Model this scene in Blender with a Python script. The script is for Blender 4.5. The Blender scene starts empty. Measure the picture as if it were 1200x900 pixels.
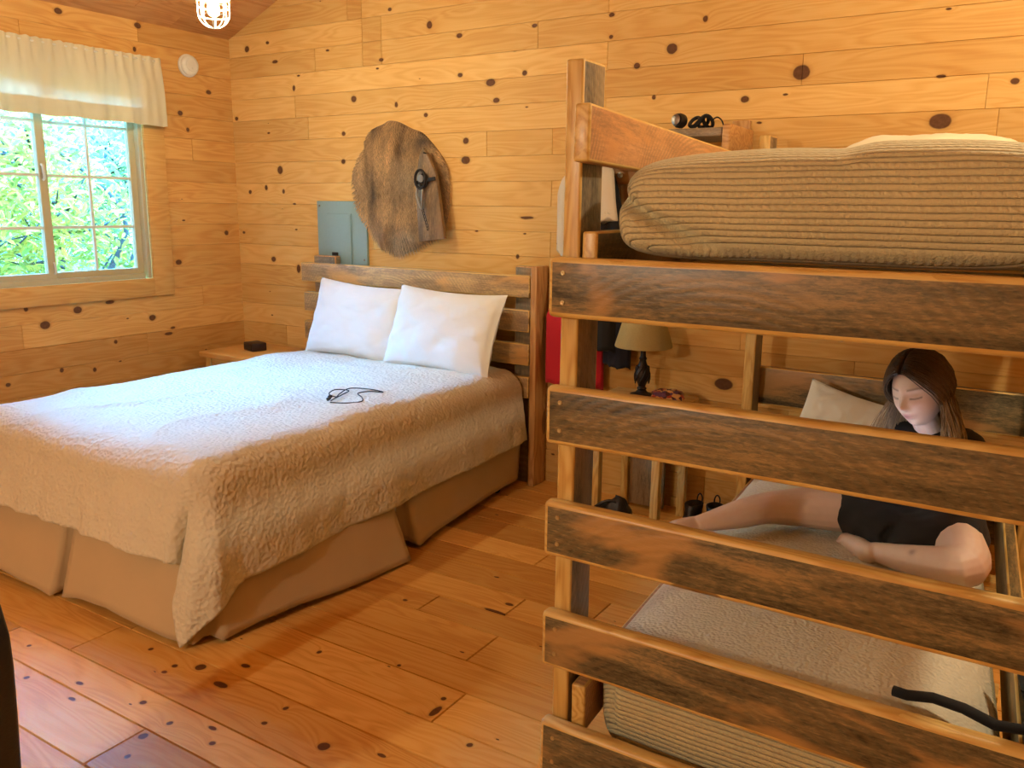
import bpy, bmesh, math, random
from mathutils import Vector, Matrix, Euler, noise
R = random.Random(7)
sc = bpy.context.scene
COL = sc.collection
PI = math.pi

# ------------------------------------------------------------------ helpers
def lin(r, g, b):
    f = lambda c: (c/255/12.92) if c/255 <= .04045 else ((c/255+.055)/1.055)**2.4
    return (f(r), f(g), f(b), 1)

def link(o, parent=None):
    COL.objects.link(o)
    if parent is not None:
        o.parent = parent
        o.matrix_parent_inverse = parent.matrix_basis.inverted()
    return o

def tag(o, label=None, cat=None, group=None, kind=None):
    if label: o['label'] = label
    if cat: o['category'] = cat
    if group: o['group'] = group
    if kind: o['kind'] = kind
    return o

def thing(name, label, cat, loc=(0, 0, 0), group=None, rz=0):
    o = bpy.data.objects.new(name, None)
    o.empty_display_size = .05
    o.location = loc
    o.rotation_euler = (0, 0, rz)
    o.matrix_basis = Matrix.Translation(loc) @ Matrix.Rotation(rz, 4, 'Z')
    COL.objects.link(o)
    return tag(o, label, cat, group)

def mobj(name, verts, faces, mats, parent=None, smooth=True, origin=None, fmat=None):
    if not isinstance(mats, (list, tuple)): mats = [mats]
    og = Vector(origin) if origin is not None else Vector((0, 0, 0))
    me = bpy.data.meshes.new(name)
    me.from_pydata([Vector(v)-og for v in verts], [], faces)
    for m in mats: me.materials.append(m)
    if fmat:
        for p, i in zip(me.polygons, fmat): p.material_index = i
    if smooth:
        for p in me.polygons: p.use_smooth = True
    me.update()
    o = bpy.data.objects.new(name, me)
    o.location = og
    o.matrix_basis = Matrix.Translation(og)
    return link(o, parent)

def bmobj(name, bm, mats, parent=None, smooth=False, matrix=None):
    if not isinstance(mats, (list, tuple)): mats = [mats]
    me = bpy.data.meshes.new(name)
    bmesh.ops.recalc_face_normals(bm, faces=bm.faces[:])
    bm.to_mesh(me); bm.free()
    for m in mats: me.materials.append(m)
    if smooth:
        for p in me.polygons: p.use_smooth = True
    o = bpy.data.objects.new(name, me)
    if matrix is not None: o.matrix_basis = matrix
    return link(o, parent)

def smooth_by_angle(o, deg=40):
    me = o.data
    for p in me.polygons: p.use_smooth = True
    try: me.set_sharp_from_angle(angle=math.radians(deg))
    except Exception: pass
    return o

def box_bm(lx, ly, lz, bev=.004, seg=2, jit=0, cuts=0):
    """box centred on the origin, edges rounded; rounded faces use slot 1"""
    bm = bmesh.new()
    bmesh.ops.create_cube(bm, size=1)
    for v in bm.verts: v.co = Vector((v.co.x*lx, v.co.y*ly, v.co.z*lz))
    if cuts:
        ed = [e for e in bm.edges if abs((e.verts[0].co-e.verts[1].co).x) > lx*.9]
        bmesh.ops.subdivide_edges(bm, edges=ed, cuts=cuts)
    if jit:
        for v in bm.verts:
            n = noise.noise_vector(v.co*4+Vector((R.random()*9, 3, 1)))
            v.co += Vector((0, n.y*jit, n.z*jit))
    if bev:
        ed = [e for e in bm.edges if len(e.link_faces) == 2 and e.calc_face_angle(0) > .6]
        r = bmesh.ops.bevel(bm, geom=ed, offset=bev, segments=seg, profile=.5, affect='EDGES', material=1)
    return bm

def frame_x(p0, p1, up=(0, 0, 1)):
    p0, p1 = Vector(p0), Vector(p1)
    x = (p1-p0).normalized()
    z = Vector(up)
    y = z.cross(x).normalized()
    z = x.cross(y)
    m = Matrix((x, y, z)).transposed().to_4x4()
    m.translation = (p0+p1)/2
    return m

def beam(name, p0, p1, ly, lz, mats, parent=None, bev=.005, jit=.0015, up=(0, 0, 1), topmat=None, cuts=6, ends=None):
    """a board with its length from p0 to p1 (grain along local x)"""
    L = (Vector(p1)-Vector(p0)).length
    bm = box_bm(L, ly, lz, bev, 3, jit, cuts)
    for f in bm.faces:
        n = f.normal
        f.normal_update()
        n = f.normal
        if f.material_index == 0:
            if topmat is not None and n.z > .8: f.material_index = topmat
            if ends is not None and abs(n.x) > .8: f.material_index = ends
    o = bmobj(name, bm, mats, parent, matrix=frame_x(p0, p1, up))
    return smooth_by_angle(o, 35)

def lathe(name, prof, mat, parent=None, seg=32, loc=(0, 0, 0), cap=True, axis=None, fmat=None):
    vs, fs = [], []
    for r, z in prof:
        for k in range(seg):
            a = 2*PI*k/seg
            vs.append((r*math.cos(a), r*math.sin(a), z))
    n = len(prof)
    for i in range(n-1):
        for k in range(seg):
            a, b = i*seg+k, i*seg+(k+1) % seg
            fs.append((a, b, b+seg, a+seg))
    if cap:
        fs.append(tuple(range(seg-1, -1, -1)))
        fs.append(tuple((n-1)*seg+k for k in range(seg)))
    m = Matrix.Translation(loc)
    if axis is not None:
        m = m @ Vector((0, 0, 1)).rotation_difference(Vector(axis)).to_matrix().to_4x4()
    me = bpy.data.meshes.new(name)
    me.from_pydata(vs, [], fs)
    for mm in (mat if isinstance(mat, (list, tuple)) else [mat]): me.materials.append(mm)
    o = bpy.data.objects.new(name, me)
    o.matrix_basis = m
    link(o, parent)
    return smooth_by_angle(o, 50)

def tube_geo(pts, rad, seg=8, closed=False, vs=None, fs=None):
    vs = [] if vs is None else vs
    fs = [] if fs is None else fs
    pts = [Vector(p) for p in pts]
    n = len(pts)
    if not isinstance(rad, (list, tuple)): rad = [rad]*n
    base = len(vs)
    prev = None
    for i, p in enumerate(pts):
        a = pts[(i-1) % n] if (closed or i > 0) else p
        b = pts[(i+1) % n] if (closed or i < n-1) else p
        t = (b-a).normalized() if (b-a).length > 1e-9 else Vector((0, 0, 1))
        if prev is None:
            u = t.orthogonal().normalized()
        else:
            u = (prev-t*prev.dot(t))
            u = u.normalized() if u.length > 1e-6 else t.orthogonal().normalized()
        prev = u
        w = t.cross(u)
        for k in range(seg):
            c = 2*PI*k/seg
            vs.append(p+(u*math.cos(c)+w*math.sin(c))*rad[i])
    m = n if closed else n-1
    for i in range(m):
        for k in range(seg):
            a = base+i*seg+k; b = base+i*seg+(k+1) % seg
            c = base+((i+1) % n)*seg+(k+1) % seg; d = base+((i+1) % n)*seg+k
            fs.append((a, b, c, d))
    if not closed:
        fs.append(tuple(base+k for k in range(seg-1, -1, -1)))
        fs.append(tuple(base+(n-1)*seg+k for k in range(seg)))
    return vs, fs

def spline(pts, n=8, closed=False):
    pts = [Vector(p) for p in pts]
    out = []
    N = len(pts)
    for i in range(N if closed else N-1):
        p1, p2 = pts[i], pts[(i+1) % N]
        p0 = pts[i-1] if (i > 0 or closed) else p1
        p3 = pts[(i+2) % N] if (i+2 < N or closed) else p2
        for k in range(n):
            t = k/n
            out.append(.5*((2*p1)+(p2-p0)*t+(2*p0-5*p1+4*p2-p3)*t*t+(3*p1-p0-3*p2+p3)*t**3))
    if not closed: out.append(pts[-1])
    return out

def tube(name, pts, rad, mat, parent=None, seg=8, closed=False, sp=0):
    if sp: pts = spline(pts, sp, closed)
    vs, fs = tube_geo(pts, rad, seg, closed)
    return mobj(name, vs, fs, mat, parent, origin=tuple(pts[0]))

def copy_tree(o, loc, parent=None):
    c = o.copy(); COL.objects.link(c)
    if parent is None:
        c.location = loc
    else:
        c.parent = parent
    for ch in o.children: copy_tree(ch, None, c)
    return c

# ------------------------------------------------------------------ node helper
class NT:
    def __init__(s, name):
        s.m = bpy.data.materials.new(name); s.m.use_nodes = True
        s.t = s.m.node_tree; s.t.nodes.clear()
        s.out = s.t.nodes.new('ShaderNodeOutputMaterial')
    def n(s, typ, ins=None, **props):
        nd = s.t.nodes.new('ShaderNode'+typ)
        for k, v in props.items(): setattr(nd, k, v)
        if ins:
            for k, v in ins.items():
                sk = nd.inputs[k]
                if isinstance(v, bpy.types.NodeSocket): s.t.links.new(v, sk)
                else: sk.default_value = v
        return nd
    def math(s, op, a, b=None, c=None, clamp=False):
        i = {0: a}
        if b is not None: i[1] = b
        if c is not None: i[2] = c
        nd = s.n('Math', i, operation=op); nd.use_clamp = clamp
        return nd.outputs[0]
    def vmath(s, op, a, b=None, c=None):
        i = {0: a}
        if b is not None: i[1] = b
        if c is not None: i[2] = c
        nd = s.n('VectorMath', i, operation=op)
        return nd.outputs['Value'] if op in ('LENGTH', 'DOT_PRODUCT', 'DISTANCE') else nd.outputs[0]
    def mix(s, f, a, b, mode='MIX'):
        nd = s.n('Mix', None, data_type='RGBA', blend_type=mode)
        for k, v in ((0, f), (6, a), (7, b)):
            if isinstance(v, bpy.types.NodeSocket): s.t.links.new(v, nd.inputs[k])
            else: nd.inputs[k].default_value = v
        return nd.outputs[2]
    def ramp(s, f, stops, interp='LINEAR'):
        nd = s.n('ValToRGB', {0: f})
        cr = nd.color_ramp; cr.interpolation = interp
        while len(cr.elements) < len(stops): cr.elements.new(.5)
        for e, (p, c) in zip(cr.elements, stops):
            e.position = p
            e.color = c if len(c) == 4 else (*c, 1)
        return nd.outputs[0]
    def sstep(s, v, lo, hi, a=0, b=1):
        nd = s.n('MapRange', {0: v, 1: lo, 2: hi, 3: a, 4: b}, interpolation_type='SMOOTHSTEP')
        return nd.outputs[0]
    def noise(s, vec, scale=5, detail=3, rough=.5, dist=0, dim='3D'):
        nd = s.n('TexNoise', {'Vector': vec, 'Scale': scale, 'Detail': detail, 'Roughness': rough, 'Distortion': dist}, noise_dimensions=dim)
        return nd
    def bump(s, h, strength=.3, dist=.01, normal=None):
        i = {'Height': h, 'Strength': strength, 'Distance': dist}
        if normal is not None: i['Normal'] = normal
        return s.n('Bump', i).outputs[0]
    def pbsdf(s, color, rough=.5, normal=None, **kw):
        i = {'Base Color': color, 'Roughness': rough}
        if normal is not None: i['Normal'] = normal
        for k, v in kw.items(): i[k.replace('_', ' ')] = v
        nd = s.n('BsdfPrincipled', i)
        s.t.links.new(nd.outputs[0], s.out.inputs[0])
        return nd

def plain(name, col, rough=.6, nscale=40, namt=.12, bump=.0, metal=0, **kw):
    t = NT(name)
    co = t.n('TexCoord').outputs['Object']
    nz = t.noise(co, nscale, 3).outputs[0]
    c = t.mix(t.math('MULTIPLY', nz, 1.0), tuple(x*(1-namt) for x in col[:3])+(1,), tuple(min(1, x*(1+namt)) for x in col[:3])+(1,))
    nrm = t.bump(nz, bump, .005) if bump else None
    t.pbsdf(c, rough, nrm, Metallic=metal, **kw)
    return t.m

# ------------------------------------------------------------------ materials
def pine(name, axes, knots, base, dark, light, rough=.45, coat=0, auto_thr=.93, gscale=1.0, knot_col=(.055, .022, .012, 1), grainamt=1.0, contrast=.5):
    """axes: (along axis, across axis) world axes of the planks; knots: (a, c, half length, half height)"""
    t = NT(name)
    co = t.n('TexCoord').outputs['Object']
    sep = t.n('SeparateXYZ', {0: co})
    A, C = sep.outputs[axes[0]], sep.outputs[axes[1]]
    at = t.n('Attribute', attribute_name='rnd')
    rs = t.n('SeparateColor', {0: at.outputs['Color']})
    r0, r1, r2 = rs.outputs[0], rs.outputs[1], rs.outputs[2]
    p2 = t.n('CombineXYZ', {0: A, 1: C, 2: 0.0}).outputs[0]
    wob = t.noise(p2, 30, 2).outputs['Color']
    p2w = t.vmath('MULTIPLY_ADD', wob, (.006, .006, 0), p2)
    d = None
    for (a, c, ha, hc) in knots:
        v = t.vmath('MULTIPLY_ADD', p2w, (1.2/ha, 1.2/hc, 0), (-1.2*(a+.003)/ha, -1.2*(c+.003)/hc, 0))
        l = t.vmath('LENGTH', v)
        d = l if d is None else t.math('MINIMUM', d, l)
    # small scattered knots, one cell each, offset per plank
    off = t.n('CombineXYZ', {0: t.math('MULTIPLY', r1, 37.0), 1: t.math('MULTIPLY', r2, 11.0), 2: 0.0}).outputs[0]
    pv = t.vmath('ADD', t.vmath('MULTIPLY', p2w, (3.2, 7.5, 1)), off)
    vo = t.n('TexVoronoi', {'Vector': pv, 'Scale': 1.0, 'Randomness': .9}, voronoi_dimensions='2D')
    cr = t.n('SeparateColor', {0: vo.outputs['Color']})
    rad = t.math('MULTIPLY_ADD', t.math('POWER', cr.outputs[1], 2.5), .05, .014)
    vv = t.math('DIVIDE', vo.outputs['Distance'], rad)
    vv = t.math('ADD', vv, t.math('MULTIPLY', t.math('LESS_THAN', cr.outputs[0], auto_thr), 50.0))
    d = vv if d is None else t.math('MINIMUM', d, vv)
    infl = t.math('POWER', 2.718, t.math('MULTIPLY', d, -.55))        # influence of a knot on the grain
    # grain
    ga = t.math('ADD', t.math('MULTIPLY', A, 1.1*gscale), t.math('MULTIPLY', r1, 50.0))
    gc = t.math('ADD', t.math('MULTIPLY', C, 1.0), t.math('MULTIPLY', infl, .05))
    g1v = t.n('CombineXYZ', {0: ga, 1: t.math('MULTIPLY', gc, 9.0*gscale), 2: t.math('MULTIPLY', r2, 20.0)}).outputs[0]
    ring = t.noise(g1v, 1.0, 2, .45, .4).outputs[0]
    rings = t.math('MULTIPLY_ADD', t.math('SINE', t.math('MULTIPLY', ring, 75.0)), .5, .5)
    g2v = t.n('CombineXYZ', {0: t.math('MULTIPLY', ga, 2.5), 1: t.math('MULTIPLY', gc, 160.0), 2: 0.0}).outputs[0]
    fine = t.noise(g2v, 1.0, 3, .6).outputs[0]
    blot = t.noise(t.vmath('ADD', p2, off), 2.2, 2).outputs[0]
    f = t.math('ADD', t.math('MULTIPLY', rings, .20*grainamt), t.math('ADD', t.math('MULTIPLY', fine, .36*grainamt), t.math('MULTIPLY', blot, .44)))
    col = t.ramp(f, [(.15, light), (.5, base), (.9, dark)])
    # plank to plank tone
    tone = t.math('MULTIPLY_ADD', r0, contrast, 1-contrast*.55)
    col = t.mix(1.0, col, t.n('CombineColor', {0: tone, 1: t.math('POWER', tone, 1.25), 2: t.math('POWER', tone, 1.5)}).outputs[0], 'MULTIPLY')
    halo = t.sstep(d, .8, 1.7, .4, 0)
    col = t.mix(halo, col, tuple(x*.62 for x in dark[:3])+(1,))
    kc = t.mix(t.noise(p2, 60, 2).outputs[0], knot_col, tuple(min(1, x*3.2) for x in knot_col[:3])+(1,))
    core = t.sstep(d, .88, 1.08, .93, 0)
    col = t.mix(core, col, kc)
    nrm = t.bump(t.math('ADD', fine, t.math('MULTIPLY', core, -1.5)), .08, .004)
    t.pbsdf(col, t.math('MULTIPLY_ADD', fine, .15, rough-.07), nrm, Coat_Weight=coat, Coat_Roughness=.25, Specular_IOR_Level=.09)
    return t.m

def ksize(lst, rr, big={}):
    return [(a, c, big.get(i, (rr.uniform(.012, .02), rr.uniform(.011, .017)))[0], big.get(i, (0, rr.uniform(.011, .017)))[1]) for i, (a, c) in enumerate(lst)]

BK = [(-4.508,2.474),(-4.318,2.497),(-4.257,2.379),(-3.805,2.409),(-4.101,2.212),(-3.606,2.12),(-3.282,2.071),(-3.037,2.478),(-2.835,2.405),(-3.388,2.324),(-2.83,2.202),(-2.418,2.184),(-2.63,2.151),(-2.593,2.058),(-3.068,2.005),(-2.792,1.856),(-2.794,1.753),(-3.704,1.762),(-4.254,1.719),(-4.64,2.053),(-3.696,1.925),(-3.318,2.588),(-2.362,2.41),(-1.928,2.417),(-1.455,2.352),(-1.929,2.316),(-1.611,2.236),(-1.786,2.173),(-1.007,2.088),(-1.691,2.024),(-1.249,1.99),(-0.439,1.86),(-0.192,1.999),(-0.454,2.034),(-4.39,1.609),(-4.545,1.582),(-4.231,1.585),(-4.138,1.507),(-4.627,1.315),(-4.352,1.147),(-4.123,1.094),(-2.392,1.447),(-2.448,1.238),(-1.264,.672)]
BKbig = {0: (.024, .022), 4: (.014, .020), 5: (.025, .022), 6: (.014, .018), 7: (.022, .025), 9: (.02, .012), 8: (.024, .015), 10: (.02, .013), 12: (.035, .022), 13: (.024, .016), 15: (.023, .02), 16: (.036, .026), 18: (.028, .031), 26: (.032, .028), 28: (.044, .038), 30: (.022, .017), 31: (.05, .036), 34: (.016, .019), 39: (.024, .022), 40: (.02, .032), 43: (.055, .034), 2: (.03, .012), 3: (.017, .007), 37: (.018, .007), 41: (.05, .009), 33: (.022, .008)}
LK = [(3.768,2.201),(3.544,2.052),(3.592,1.956),(3.845,1.313),(3.459,1.137),(3.242,.804),(2.571,.832),(2.766,.898),(2.968,.924),(3.349,.691),(2.983,.686),(2.639,.566),(2.836,.538),(2.339,.532),(2.475,.93),(2.814,2.51),(3.291,2.519),(3.259,2.384)]
LKbig = {0: (.024, .016), 1: (.021, .019), 3: (.019, .018), 4: (.026, .019), 5: (.028, .022), 6: (.034, .027), 7: (.03, .024), 8: (.035, .013), 9: (.035, .012), 15: (.027, .02), 16: (.027, .02)}
FK = [(-2.099,1.702),(-2.216,1.615),(-2.294,1.574),(-2.29,1.532),(-2.455,1.599),(-2.043,1.283),(-2.193,1.387),(-2.456,1.343),(-2.824,1.383),(-2.629,1.269),(-1.85,1.369),(-2.033,1.364),(-1.801,1.516),(-1.805,1.602),(-1.997,1.203),(-1.575,1.531),(-1.414,1.84),(-1.434,1.907),(-1.233,1.761),(-1.676,1.983),(-1.959,1.899),(-1.619,2.482),(-1.606,2.56),(-1.963,2.367),(-2.076,1.582)]
FKbig = {0: (.03, .017), 1: (.032, .03), 5: (.022, .024), 7: (.026, .013), 15: (.03, .03), 16: (.02, .05), 21: (.085, .014), 22: (.03, .017), 24: (.05, .022)}
kr = random.Random(3)
M = {}
M['pine_back'] = pine('knotty_pine_back', (0, 2), ksize(BK, kr, BKbig), lin(230, 180, 106), lin(210, 146, 72), lin(240, 198, 128), rough=.5, contrast=.2, auto_thr=.9)
M['pine_left'] = pine('knotty_pine_left', (1, 2), ksize(LK, kr, LKbig), lin(220, 162, 90), lin(196, 126, 58), lin(232, 182, 110), rough=.5, contrast=.26, auto_thr=.92)
M['pine_ceiling'] = pine('pine_ceiling', (1, 0), [], lin(206, 144, 86), lin(164, 100, 54), lin(218, 164, 104), rough=.5, contrast=.35)
M['pine_floor'] = pine('pine_floor', (0, 1), [(x, y, u*.72, v*.72) for x, y, u, v in ksize(FK, kr, FKbig)], lin(234, 172, 90), lin(206, 128, 52), lin(242, 192, 112), rough=.42, coat=.0, auto_thr=.7, knot_col=(.05, .015, .006, 1), contrast=.42)
M['pine_trim'] = pine('pine_trim', (1, 2), [], lin(226, 170, 96), lin(200, 134, 66), lin(238, 188, 118), rough=.4, contrast=.1)

def lumber(name, base, dark, light, rough=.42, knots=.9, warm=0):
    """planed lumber, grain along the object's own x"""
    t = NT(name)
    co = t.n('TexCoord').outputs['Object']
    rnd = t.n('ObjectInfo').outputs['Random']
    off = t.n('CombineXYZ', {0: t.math('MULTIPLY', rnd, 31.0), 1: t.math('MULTIPLY', rnd, 7.0), 2: t.math('MULTIPLY', rnd, 13.0)}).outputs[0]
    p = t.vmath('ADD', co, off)
    vo = t.n('TexVoronoi', {'Vector': t.vmath('MULTIPLY', p, (4.5, 14, 14)), 'Scale': 1.0})
    crr = t.n('SeparateColor', {0: vo.outputs['Color']})
    d = t.math('DIVIDE', vo.outputs['Distance'], t.math('MULTIPLY_ADD', crr.outputs[1], .25, .12))
    d = t.math('ADD', d, t.math('MULTIPLY', t.math('LESS_THAN', crr.outputs[0], knots), 50.0))
    infl = t.math('POWER', 2.718, t.math('MULTIPLY', d, -.7))
    pw = t.vmath('ADD', t.vmath('MULTIPLY', p, (1.6, 11, 11)), t.n('CombineXYZ', {0: 0.0, 1: infl, 2: infl}).outputs[0])
    ring = t.noise(pw, 1, 2, .5, .3).outputs[0]
    rings = t.math('MULTIPLY_ADD', t.math('SINE', t.math('MULTIPLY', ring, 60.0)), .5, .5)
    fine = t.noise(t.vmath('MULTIPLY', p, (6, 170, 170)), 1, 3, .6).outputs[0]
    f = t.math('ADD', t.math('MULTIPLY', rings, .42), t.math('MULTIPLY', fine, .5))
    c = t.ramp(f, [(.15, light), (.5, base), (.9, dark)])
    c = t.mix(t.sstep(d, .9, 1.1, .8, 0), c, tuple(x*.3 for x in dark[:3])+(1,))
    t.pbsdf(c, rough, t.bump(fine, .1, .003), Coat_Weight=.15, Coat_Roughness=.25)
    return t.m
M['planed'] = lumber('planed_pine', lin(218, 178, 102), lin(190, 136, 66), lin(230, 196, 124))
M['planed_red'] = lumber('planed_pine_reddish', lin(200, 146, 88), lin(168, 108, 56), lin(214, 166, 106), rough=.4)

def barn(name, grey, brown, orange, sawscale=46, orange_amt=.5, dk=.28):
    """rough-sawn weathered barn board, grain along the object's own x"""
    t = NT(name)
    co = t.n('TexCoord').outputs['Object']
    rnd = t.n('ObjectInfo').outputs['Random']
    off = t.n('CombineXYZ', {0: t.math('MULTIPLY', rnd, 41.0), 1: t.math('MULTIPLY', rnd, 3.0), 2: t.math('MULTIPLY', rnd, 17.0)}).outputs[0]
    p = t.vmath('ADD', co, off)
    fine = t.noise(t.vmath('MULTIPLY', p, (14, 150, 150)), 1, 4, .65, .3).outputs[0]
    fleck = t.noise(t.vmath('MULTIPLY', p, (55, 210, 210)), 1, 3, .7, .5).outputs[0]
    fine = t.math('ADD', t.math('MULTIPLY', fine, .5), t.math('MULTIPLY', fleck, .5))
    mid = t.noise(t.vmath('MULTIPLY', p, (2.2, 16, 16)), 1, 4, .6, .6).outputs[0]
    big = t.noise(t.vmath('MULTIPLY', p, (2.6, 7.0, 7.0)), 1, 3, .5, .5).outputs[0]
    # circular-saw arcs: rings around a far centre
    cen = t.vmath('MULTIPLY', t.vmath('ADD', co, (.15, 0, .42)), (1, 0, 1))
    rr = t.vmath('LENGTH', cen)
    arcs = t.math('MULTIPLY_ADD', t.math('SINE', t.math('ADD', t.math('MULTIPLY', rr, sawscale*6.28), t.math('MULTIPLY', mid, 9.0))), .5, .5)
    arcmask = t.math('MULTIPLY', t.sstep(t.noise(p, 3.0, 2).outputs[0], .36, .54), .6)
    f = t.math('ADD', t.math('MULTIPLY', fine, .55), t.math('MULTIPLY', mid, .45))
    c = t.ramp(f, [(.39, tuple(x*dk for x in grey[:3])+(1,)), (.49, grey), (.59, brown)])
    c = t.mix(t.math('MULTIPLY', t.math('MULTIPLY', arcs, arcmask), 1.0), c, tuple(x*.45 for x in brown[:3])+(1,))
    om = t.math('MULTIPLY', t.sstep(big, .53, .66), orange_amt)
    c = t.mix(om, c, orange)
    h = t.math('ADD', fine, t.math('MULTIPLY', arcs, t.math('MULTIPLY', arcmask, .8)))
    t.pbsdf(c, .42, t.bump(h, .3, .003), Coat_Weight=.15, Coat_Roughness=.3)
    return t.m
M['barn'] = barn('weathered_barn_board', lin(104, 94, 68), lin(162, 134, 90), lin(194, 148, 90), orange_amt=.8, dk=.2)
M['barn_grey'] = barn('weathered_grey_board', lin(132, 118, 96), lin(166, 142, 108), lin(176, 130, 84), orange_amt=.35)
M['barn_light'] = barn('weathered_tan_board', lin(176, 142, 100), lin(218, 178, 118), lin(226, 170, 98), sawscale=60, orange_amt=.75, dk=.5)
M['barn_red'] = barn('rough_sawn_reddish_board', lin(196, 140, 92), lin(216, 160, 108), lin(210, 146, 86), sawscale=70, orange_amt=.8, dk=.6)

def cloth(name, col, scale=90, strength=.5, kind='matelasse', rough=.85, var=.08, trans=0, sheen=.2):
    t = NT(name)
    co = t.n('TexCoord').outputs['Object']
    uv = t.n('UVMap').outputs[0]
    if kind == 'matelasse':
        w = t.noise(co, 14, 2).outputs['Color']
        pv = t.vmath('MULTIPLY_ADD', w, (.03, .03, .03), co)
        vo = t.n('TexVoronoi', {'Vector': pv, 'Scale': scale}, feature='SMOOTH_F1')
        vo.inputs['Smoothness'].default_value = .6
        nz = t.noise(co, scale*.55, 3).outputs[0]
        h = t.math('ADD', t.math('MULTIPLY', vo.outputs['Distance'], 1.0), t.math('MULTIPLY', nz, .7))
    elif kind == 'channel':
        s = t.n('SeparateXYZ', {0: uv})
        n1 = t.noise(co, 9, 2).outputs[0]
        vv = t.math('ADD', t.math('MULTIPLY', s.outputs[1], scale), t.math('MULTIPLY', n1, .35))
        ch = t.math('ABSOLUTE', t.math('SINE', t.math('MULTIPLY', vv, PI)))
        ch = t.math('POWER', ch, .22)
        # twisted cable pattern between the stitch lines, every other row
        fr = t.math('FRACT', t.math('MULTIPLY', vv, .5))
        alt = t.math('GREATER_THAN', fr, .5)
        cab = t.math('SINE', t.math('ADD', t.math('MULTIPLY', s.outputs[0], scale*5.0), t.math('MULTIPLY', vv, 4.5)))
        h = t.math('ADD', ch, t.math('MULTIPLY', t.math('MULTIPLY', cab, alt), .07))
        h = t.math('ADD', h, t.math('MULTIPLY', t.noise(co, 220, 2).outputs[0], .35))
    elif kind == 'pebble':
        vo = t.n('TexVoronoi', {'Vector': co, 'Scale': scale}, feature='SMOOTH_F1')
        vo.inputs['Smoothness'].default_value = .7
        h = t.math('ADD', t.math('MULTIPLY', vo.outputs['Distance'], -1.2), t.noise(co, scale*.4, 3).outputs[0])
    else:
        h = t.noise(co, scale, 3).outputs[0]
    nz2 = t.noise(co, 6, 3).outputs[0]
    c = t.mix(nz2, tuple(x*(1-var) for x in col[:3])+(1,), tuple(min(1, x*(1+var)) for x in col[:3])+(1,))
    if kind == 'channel':
        c = t.mix(t.sstep(h, .45, .9, .75, 0), c, tuple(x*.55 for x in col[:3])+(1,))
    b = t.pbsdf(c, rough, t.bump(h, strength, .009), Sheen_Weight=sheen)
    if trans:
        tr = t.n('BsdfTranslucent', {'Color': c})
        mx = t.n('MixShader', {0: trans, 1: b.outputs[0], 2: tr.outputs[0]})
        t.t.links.new(mx.outputs[0], t.out.inputs[0])
    return t.m
M['spread'] = cloth('matelasse_bedspread', lin(228, 216, 192), 62, .7, 'matelasse')
M['quilt'] = cloth('channel_quilt', lin(214, 200, 158), 74, .95, 'channel')
M['quilt_low'] = cloth('pebbled_quilt', lin(226, 214, 190), 110, .5, 'pebble')
M['skirt'] = cloth('cotton_skirt', lin(208, 180, 140), 250, .1, 'plain')
M['white_cotton'] = cloth('white_pillowcase', lin(240, 236, 226), 300, .08, 'plain', var=.02)
M['cream_cotton'] = cloth('cream_pillowcase', lin(236, 222, 184), 300, .08, 'plain', var=.03)
M['valance'] = cloth('cream_valance', lin(226, 210, 172), 320, .06, 'plain', trans=.15, var=.03)
M['black_cloth'] = cloth('black_cotton', lin(20, 19, 20), 260, .1, 'plain', sheen=.05)
M['navy_cloth'] = cloth('navy_cloth', lin(20, 22, 40), 260, .1, 'plain', sheen=.05)
M['red_cloth'] = cloth('red_cloth', lin(200, 26, 46), 220, .15, 'plain', sheen=.1)
M['offwhite_cloth'] = cloth('offwhite_cloth', lin(222, 204, 178), 220, .1, 'plain')
M['black_plastic'] = plain('black_plastic', lin(16, 16, 17), .4)
M['black_rubber'] = plain('black_rubber', lin(14, 13, 13), .75)
M['black_leather'] = plain('black_leather', lin(24, 20, 18), .45, 120, .2, .2)
M['dark_brown'] = plain('dark_brown_box', lin(46, 26, 22), .45)
M['white_plastic'] = plain('white_plastic', lin(232, 224, 208), .4, 30, .03)
M['vinyl'] = plain('tan_vinyl', lin(196, 180, 138), .35, 30, .03)
M['white_vinyl'] = plain('white_vinyl', lin(226, 222, 208), .35, 30, .03)
M['grey_paint'] = plain('blue_grey_enamel', lin(142, 172, 178), .4, 60, .05)
M['steel'] = plain('dull_steel', lin(150, 146, 140), .35, 60, .1, 0, 1.0)
M['dark_metal'] = plain('dark_iron', lin(48, 44, 42), .5, 80, .25, .1, .7)
M['screw'] = plain('screw_head', lin(186, 164, 120), .4, 60, .1, 0, .6)
M['white_metal'] = plain('white_wire', lin(240, 232, 214), .4, 30, .03)
M['bronze'] = plain('dark_bronze', lin(38, 30, 24), .45, 50, .3, .15, .4)
M['paper'] = plain('white_paper', lin(232, 226, 214), .7, 30, .03)

def emis(name, col, s):
    t = NT(name)
    e = t.n('Emission', {'Color': col, 'Strength': s})
    t.t.links.new(e.outputs[0], t.out.inputs[0])
    return t.m
M['bulb'] = emis('lit_bulb', (1.0, .90, .63, 1), 1250)
M['screen'] = emis('lit_screen', (.72, .8, 1.0, 1), 24)

def glass_mat():
    t = NT('window_glass')
    fr = t.n('Fresnel', {'IOR': 1.45}).outputs[0]
    tr = t.n('BsdfTransparent', {'Color': (.97, .99, .98, 1)})
    gl = t.n('BsdfGlossy', {'Roughness': .02})
    mx = t.n('MixShader', {0: fr, 1: tr.outputs[0], 2: gl.outputs[0]})
    t.t.links.new(mx.outputs[0], t.out.inputs[0])
    return t.m
M['glass'] = glass_mat()

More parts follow.
